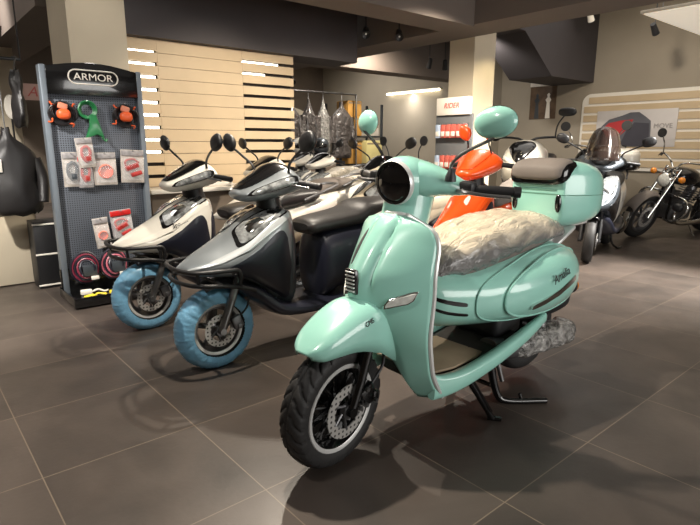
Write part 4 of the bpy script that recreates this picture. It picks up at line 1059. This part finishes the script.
# ------------------------------------------------------------------ accessories and goods behind
rk = thing('accessory_rack', (5.2, 4.22, 0), 0, 'grey accessory rack with white header in front of the square pillar', 'rack')
MB().box((0, 0, .80), (.03, .54, 1.55), .004).build('back_panel', mat('rack_grey', (104, 106, 108), .5, metal=.2), rk)
MB().box((-.02, 0, 1.665), (.04, .50, .20), .006).build('header_sign', whitem, rk)
MB().box((-.12, 0, .03), (.30, .54, .05), .008).build('base', gblk, rk)
text('RIDER', .085, (-.044, .02, 1.67), basis((0, -1, 0), (0, 0, 1)), redp, rk, 'header_lettering', .001, .25)
for r_, z in enumerate((1.38, 1.02)):
    for k in range(6):
        T = thing('red_packet', (5.18, 4.42-.078*k, z), 0, 'red and white packet on the %s row of the accessory rack' % ('upper', 'lower')[r_], 'packet', ('packets on the upper rack row', 'packets on the lower rack row')[r_])
        T['label'] = '%s red packet from the far edge on the %s row of the rack' % (['first', 'second', 'third', 'fourth', 'fifth', 'sixth'][k], ('upper', 'lower')[r_])
        MB().box((-.03, 0, 0), (.03, .07, .155), .006).build('pouch', mat('packet_red', (196, 96, 84), .4, var=.35, nscale=30) if k else mat('packet_blue', (170, 184, 206), .4, var=.2), T)
        MB().box((-.047, 0, -.03), (.006, .055, .055), .002).build('printed_window', card, T)
        MB().cyl((-.06, 0, .085), (0, 0, .085), .004, seg=6).build('hook', steel, T)
# garment rail with film covered jackets
gr = thing('garment_rail', (6.1, 7.9, 0), 0, 'steel garment rail behind the parked scooters', 'rail')
MB().cyl((-.95, 0, 2.13), (.75, 0, 2.13), .015).build('rail_bar', steel, gr)
for x in (-.95, .75):
    MB().cyl((x, 0, .02), (x, 0, 2.13), .018).build('post', steel, gr); MB().box((x, 0, .015), (.06, .5, .03), .006).build('foot', steel, gr)
jl = ['film covered dark jacket hanging nearest the board wall on the rail', 'second film covered dark jacket from the board wall on the rail', 'third film covered jacket from the board wall, pale and narrow', 'broad film covered jacket hanging beside the yellow carton']
for k, (x, zb, w) in enumerate([(5.36, .85, .17), (5.75, .95, .13), (6.07, 1.05, .12), (6.50, .98, .21)]):
    T = thing('hanging_jacket', (x, 7.9, 0), 0, jl[k], 'jacket', 'jackets in film on the garment rail')
    gg = []
    for q in crom([(2.0, .02, .02), (1.9, .04, .03), (1.8, .7*w, .06), (1.7, w, .09), (1.45, w*1.0, .1), (zb+.1, w*1.05, .11), (zb, w*.98, .08)], 26):
        gg.append([(q[1]*math.cos(a)*(1+.1*noise.noise(Vector((math.cos(a)*3, q[0]*5, k)))), q[2]*math.sin(a)*(1+.25*noise.noise(Vector((a*3, q[0]*4, k)))), q[0]) for a in [2*PI*i/28 for i in range(28)]])
    MB().grid(gg, cv=True, caps=True).build('garment_bag', filmd if k != 2 else filmg, T, 80)
    for s_ in (-1, 1): MB().tube([(s_*w*.9, 0, 1.72), (s_*w*1.12, -.02, 1.5), (s_*w*1.08, -.05, 1.25)], [.06, .055, .045], 10, n=8).build('sleeve', filmd, T)
    MB().tube([(0, 0, 1.98), (0, 0, 2.10), (.02, 0, 2.15), (-.015, 0, 2.15)], .006, 6, n=10).build('hanger_hook', steel, T)
# shelf with cartons
sh = thing('storage_shelf', (7.15, 8.3, 0), 0, 'grey storage shelf with cartons behind the parked motorcycles', 'shelf')
for z in (.3, .85, 1.38): MB().box((0, 0, z), (1.1, .5, .03), .004).build('shelf_board', greyp, sh)
for x in (-.53, .53):
    for y in (-.22, .22): MB().box((x, y, 1.0), (.04, .04, 2.0), .003).build('post', greyp, sh)
def carton(c, d, m, label, grp='cartons on the storage shelf', nm='carton'):
    T = thing(nm, c, 0, label, nm, grp)
    MB().box((0, 0, d[2]/2), d, .008).build('box_body', m, T)
    MB().box((0, -d[1]/2, d[2]*.86), (d[0]*.9, .004, .03), .001).build('tape', tanm, T)
    return T
carton((6.9, 8.2, 1.396), (.40, .36, .36), brownbox, 'yellowish brown carton on the shelf top beside the broad jacket')
carton((6.93, 8.2, 1.757), (.34, .34, .28), brownbox, 'smaller yellowish brown carton stacked highest on the shelf')
carton((7.4, 8.2, 1.396), (.36, .3, .2), card, 'white carton on the shelf top behind the mint mirror')
carton((7.42, 8.2, .866), (.42, .4, .44), mat('cream_box', (226, 214, 150), .6), 'pale yellow carton on the middle shelf board')
carton((6.9, 8.2, .866), (.38, .4, .4), brownbox, 'brown carton on the middle shelf board')
# cabinet with helmets
cb = thing('cabinet', (5.35, 7.42, 0), 0, 'dark low cabinet carrying two helmets behind the scooters', 'cabinet')
MB().box((0, 0, .53), (.9, .45, 1.06), .01).build('body', beamd, cb)
for s_ in (-1, 1):
    d_ = MB().box((s_*.22, -.232, .53), (.42, .016, .98), .004).build('door', dwall, cb); MB().cyl((s_*.05, -.255, .5), (s_*.05, -.255, .65), .006, seg=8).build('handle', steel, d_)
def helmet(c, m, label):
    T = thing('helmet', c, 0, label, 'helmet', 'helmets on the cabinet')
    MB().ball((0, 0, .14), (.14, .125, .14), None, 24, 14, 2.2).build('shell', m, T)
    MB().ball((-.03, -.03, .145), (.122, .108, .06), None, 20, 10, 2.3).build('visor', glassd, T)
    MB().lathe([(0, .10), (.0, .12), (.03, .125)], (0, 0, .0), (0, 0, 1), 24).build('rim', blk, T)
helmet((5.2, 7.38, 1.062), whitep, 'pale helmet on the cabinet, nearer the board wall')
helmet((5.62, 7.38, 1.062), greyp, 'dark grey helmet on the cabinet beside the broad jacket')
tag(MB().box((0, 0, 0), (.30, .22, .04), .01).xf(Matrix.Translation((2.6, 5.25, .825))).build('folded_manual', card), 'white folded booklet on the bench under the board wall', 'booklet')
bn = thing('bench', (2.8, 5.25, 0), 0, 'long white topped bench along the foot of the board wall', 'bench')
MB().box((0, 0, .785), (1.9, .40, .04), .006).build('bench_top', whitem, bn)
MB().box((0, .03, .38), (1.85, .32, .76), .006).build('bench_body', dwall, bn)
# plinth and banner at the left
pt = thing('plinth', (1.0, 5.28, 0), 0, 'black display plinth with white edge strips behind the display stand', 'plinth')
MB().box((0, 0, .29), (.27, .24, .58), .01).build('body', blk, pt)
for z, dx in ((.03, 0), (.30, .02), (.56, 0)): MB().box((.0+dx*.2, -.124, z+.0), (.28, .012, .014), .003).build('edge_strip', whitem, pt)
hr = thing('hanging_rail', (.62, 5.12, 1.88), 0, 'thin black rail hung from the ceiling left of the display stand', 'rail')
MB().cyl((-.6, 0, 0), (.30, 0, 0), .012).build('rail_bar', blk, hr)
for x in (-.5, .3): MB().cyl((x, 0, 0), (x, 0, CZ-1.88), .006, seg=6).build('hanger_rod', blk, hr)
for k, (x, zb, zs, w, lb) in enumerate([(.755, .66, 1.13, .20, 'broad black riding jacket hanging left of the display stand'), (.87, 1.37, 1.57, .05, 'narrow black glove bag hanging at the edge of the display stand')]):
    T = thing(('riding_jacket', 'glove_bag')[k], (x, 5.12-.01*k, 0), 0, lb, ('jacket', 'bag')[k])
    gg = []
    for q in crom([(zs+.22, .03, .03), (zs+.14, .05, .04), (zs+.06, .7*w, .08), (zs-.03, w, .10), ((zb+zs)/2, w*.95, .12), (zb+.06, w*1.02, .12), (zb, w*.8, .08)], 26):
        gg.append([(q[1]*math.cos(a)*(1+.1*noise.noise(Vector((math.cos(a)*3, q[0]*5, k)))), q[2]*math.sin(a)*(1+.25*noise.noise(Vector((a*3, q[0]*4, k)))), q[0]+.05*noise.noise(Vector((a*2, q[0], 3.)))) for a in [2*PI*i/28 for i in range(28)]])
    MB().grid(gg, cv=True, caps=True).build('body_panel', seatb, T, 80)
    for s_ in (-1, 1) if k == 0 else (): MB().tube([(s_*w*.9, 0, zs-.02), (s_*w*1.1, -.02, zs-.18), (s_*w*1.0, -.06, zb+.10)], [.05, .045, .04], 10, n=8).build('sleeve', seatb, T)
    if k == 0: MB().box((-.13, -.115, 1.06), (.12, .01, .10), .003).build('swing_tag', card, T)
    MB().tube([(0, 0, zs+.2), (0, 0, 1.84), (.02, 0, 1.895), (-.012, 0, 1.895)], .005, 6, n=10).build('hanger_hook', steel, T)
ct = thing('counter', (-.15, 5.66, 0), 0, 'low pale counter behind the hanging black jacket', 'counter')
MB().box((0, 0, .32), (2.2, .42, .62), .006).build('counter_body', beige, ct)
MB().box((0, 0, .645), (2.26, .46, .03), .006).build('counter_top', whitem, ct)
bnr = thing('banner', (2.42, 12.0, 2.2), 0, 'pink banner with red script lettering far beyond the display stand', 'banner')
MB().box((0, 0, 0), (.9, .02, .30), .003).build('cloth', mat('banner_pink', (206, 168, 156), .7), bnr)
text('Alba', .26, (.02, -.012, 0), basis((1, 0, 0), (0, 0, 1)), mat('banner_red', (196, 96, 92), .6), bnr, 'banner_lettering', .001, .3)
for x in (-.4, .4): MB().cyl((x, 0, .14), (x, 0, CZ-2.2), .006, seg=6).build('hanger_cord', blk, bnr)
ov = thing('oval_sign', (1.32, 8.3, 1.70), 0, 'white oval sign beside the far pillar', 'sign')
MB().lathe([(-.012, .001), (-.012, .08), (.012, .08), (.012, .001)], (0, 0, 0), (0, 1, 0), 28).xf(Matrix.Diagonal((.9, 1, 1.9, 1))).build('disc', whitem, ov)
MB().cyl((0, .01, -1.69), (0, .01, -.14), .012, seg=8).build('post', blk, ov)
MB().box((0, .01, -1.69), (.2, .2, .02), .004).build('foot', blk, ov)

# ------------------------------------------------------------------ light
def light(kind, name, loc, energy, color=(1, .86, .68), size=.05, aim=None, spotdeg=110, blend=.5, sy=None):
    l = bpy.data.lights.new(name, kind); l.energy = energy; l.color = color
    if kind == 'AREA':
        l.size = size
        if sy: l.shape = 'RECTANGLE'; l.size_y = sy
    else: l.shadow_soft_size = size
    if kind == 'SPOT': l.spot_size = math.radians(spotdeg); l.spot_blend = blend
    o = bpy.data.objects.new(name, l); COL.objects.link(o); o.location = loc
    if aim: o.rotation_euler = (Vector(aim)-Vector(loc)).to_track_quat('-Z', 'Y').to_euler()
    return o
W = (1, .89, .74); N_ = (1, .95, .88)
light('SPOT', 'key_spot', (1.30, 2.18, 2.7), 330, W, .035, (1.7, 1.2, 0), 140, .6)
light('SPOT', 'row_spot', (2.3, 3.6, 2.6), 200, W, .035, (1.6, 2.0, 0), 140, .6)
light('SPOT', 'front_spot', (-.6, 1.4, 3.0), 112, N_, .12, (1.4, 2.0, .5), 120, .8)
light('SPOT', 'near_spot', (1.0, -1.2, 3.0), 8, N_, .2, (1.6, 1.5, .5), 120, .8)
light('SPOT', 'board_spot', (2.75, 4.2, 2.36), 56, W, .06, (2.75, 5.5, .9), 112, .6)
light('SPOT', 'back_spot', (4.3, 3.1, 2.45), 420, W, .06, (4.2, 4.2, 0), 140, .7)
light('SPOT', 'pillar_spot', (5.78, 3.55, 2.46), 30, (1, .84, .52), .03, (5.66, 4.15, 1.5), 80, .7)
light('SPOT', 'panel_spot', (6.6, 3.0, 2.9), 200, W, .08, (9.6, 3.2, .8), 130, .8)
light('SPOT', 'far_spot', (6.4, 6.7, 2.9), 240, W, .08, (7.0, 7.8, 0), 150, .8)
light('SPOT', 'left_spot', (-.9, 2.9, 2.9), 900, N_, .05, (.3, 5.4, .2), 66, .6)
light('SPOT', 'far_left_spot', (.5, 7.0, 3.2), 260, N_, .1, (1.1, 9.2, 1.0), 120, .8)
light('SPOT', 'back_left_spot', (.6, 10.4, 3.2), 800, N_, .1, (1.0, 12.5, 1.0), 140, .8)
light('SPOT', 'aisle_spot', (6.6, .7, 3.1), 3000, N_, .06, (6.8, 2.2, 0), 100, .8)
light('SPOT', 'poster_spot', (7.5, 5.7, 2.9), 150, N_, .08, (9.9, 5.9, 1.3), 110, .8)
light('AREA', 'strip_wash', (9.75, 9.4, 2.43), 30, N_, .08, (9.6, 9.4, 0), sy=1.7)
light('SPOT', 'far_wall_spot', (8.2, 10.4, 3.2), 90, N_, .1, (9.9, 10.4, 1.2), 140, .8)
light('SPOT', 'column_spot', (1.5, 4.3, 2.36), 15, N_, .05, (1.48, 5.19, 1.9), 120, .8)
light('AREA', 'front_fill_light', (3.2, -2.86, 1.5), 160, (1., .97, .93), 4.6, (3.2, 3, 1.4), sy=1.8)  # soft fill added for the mint scooter side, as from an unseen window
light('AREA', 'ceiling_glow', (2.0, 1.5, 3.4), 8, N_, 4.0, (2.0, 1.5, 0), sy=4.0)
light('AREA', 'bay_glow_entry', (-.8, 5.6, 3.4), 30, N_, 2.0, (-.8, 5.6, 0), sy=2.0)
light('AREA', 'bay_glow', (7.6, 10.2, 3.4), 60, N_, 3.0, (7.6, 10.2, 0), sy=3.0)
light('AREA', 'bay_glow_left', (3.4, 9.0, 3.4), 60, N_, 2.6, (3.4, 9.0, 0), sy=3.0)
light('AREA', 'ceiling_glow_far', (7.5, 3.5, 3.4), 60, N_, 3.0, (7.5, 3.5, 0), sy=5.0)
w = bpy.data.worlds.new('World'); S.world = w; w.use_nodes = True
w.node_tree.nodes['Background'].inputs[0].default_value = (.9, .8, .7, 1); w.node_tree.nodes['Background'].inputs[1].default_value = .15

# ------------------------------------------------------------------ camera
f = 538.; hor = 145.; pitch = math.atan((262.5-hor)/f); az = math.radians(49.7)
cam = bpy.data.cameras.new('camera'); co = bpy.data.objects.new('camera', cam); COL.objects.link(co); S.camera = co
cam.sensor_width = 36; cam.sensor_fit = 'HORIZONTAL'; cam.lens = f/700*36; cam.clip_start = .05
co.location = (0, 0, 1.22)
d = Vector((math.cos(az)*math.cos(pitch), math.sin(az)*math.cos(pitch), -math.sin(pitch)))
co.rotation_euler = d.to_track_quat('-Z', 'Y').to_euler()
vs = S.view_settings; vs.view_transform = 'Standard'; vs.look = 'None'; vs.exposure = 0.; vs.gamma = 1; vs.use_curve_mapping = False
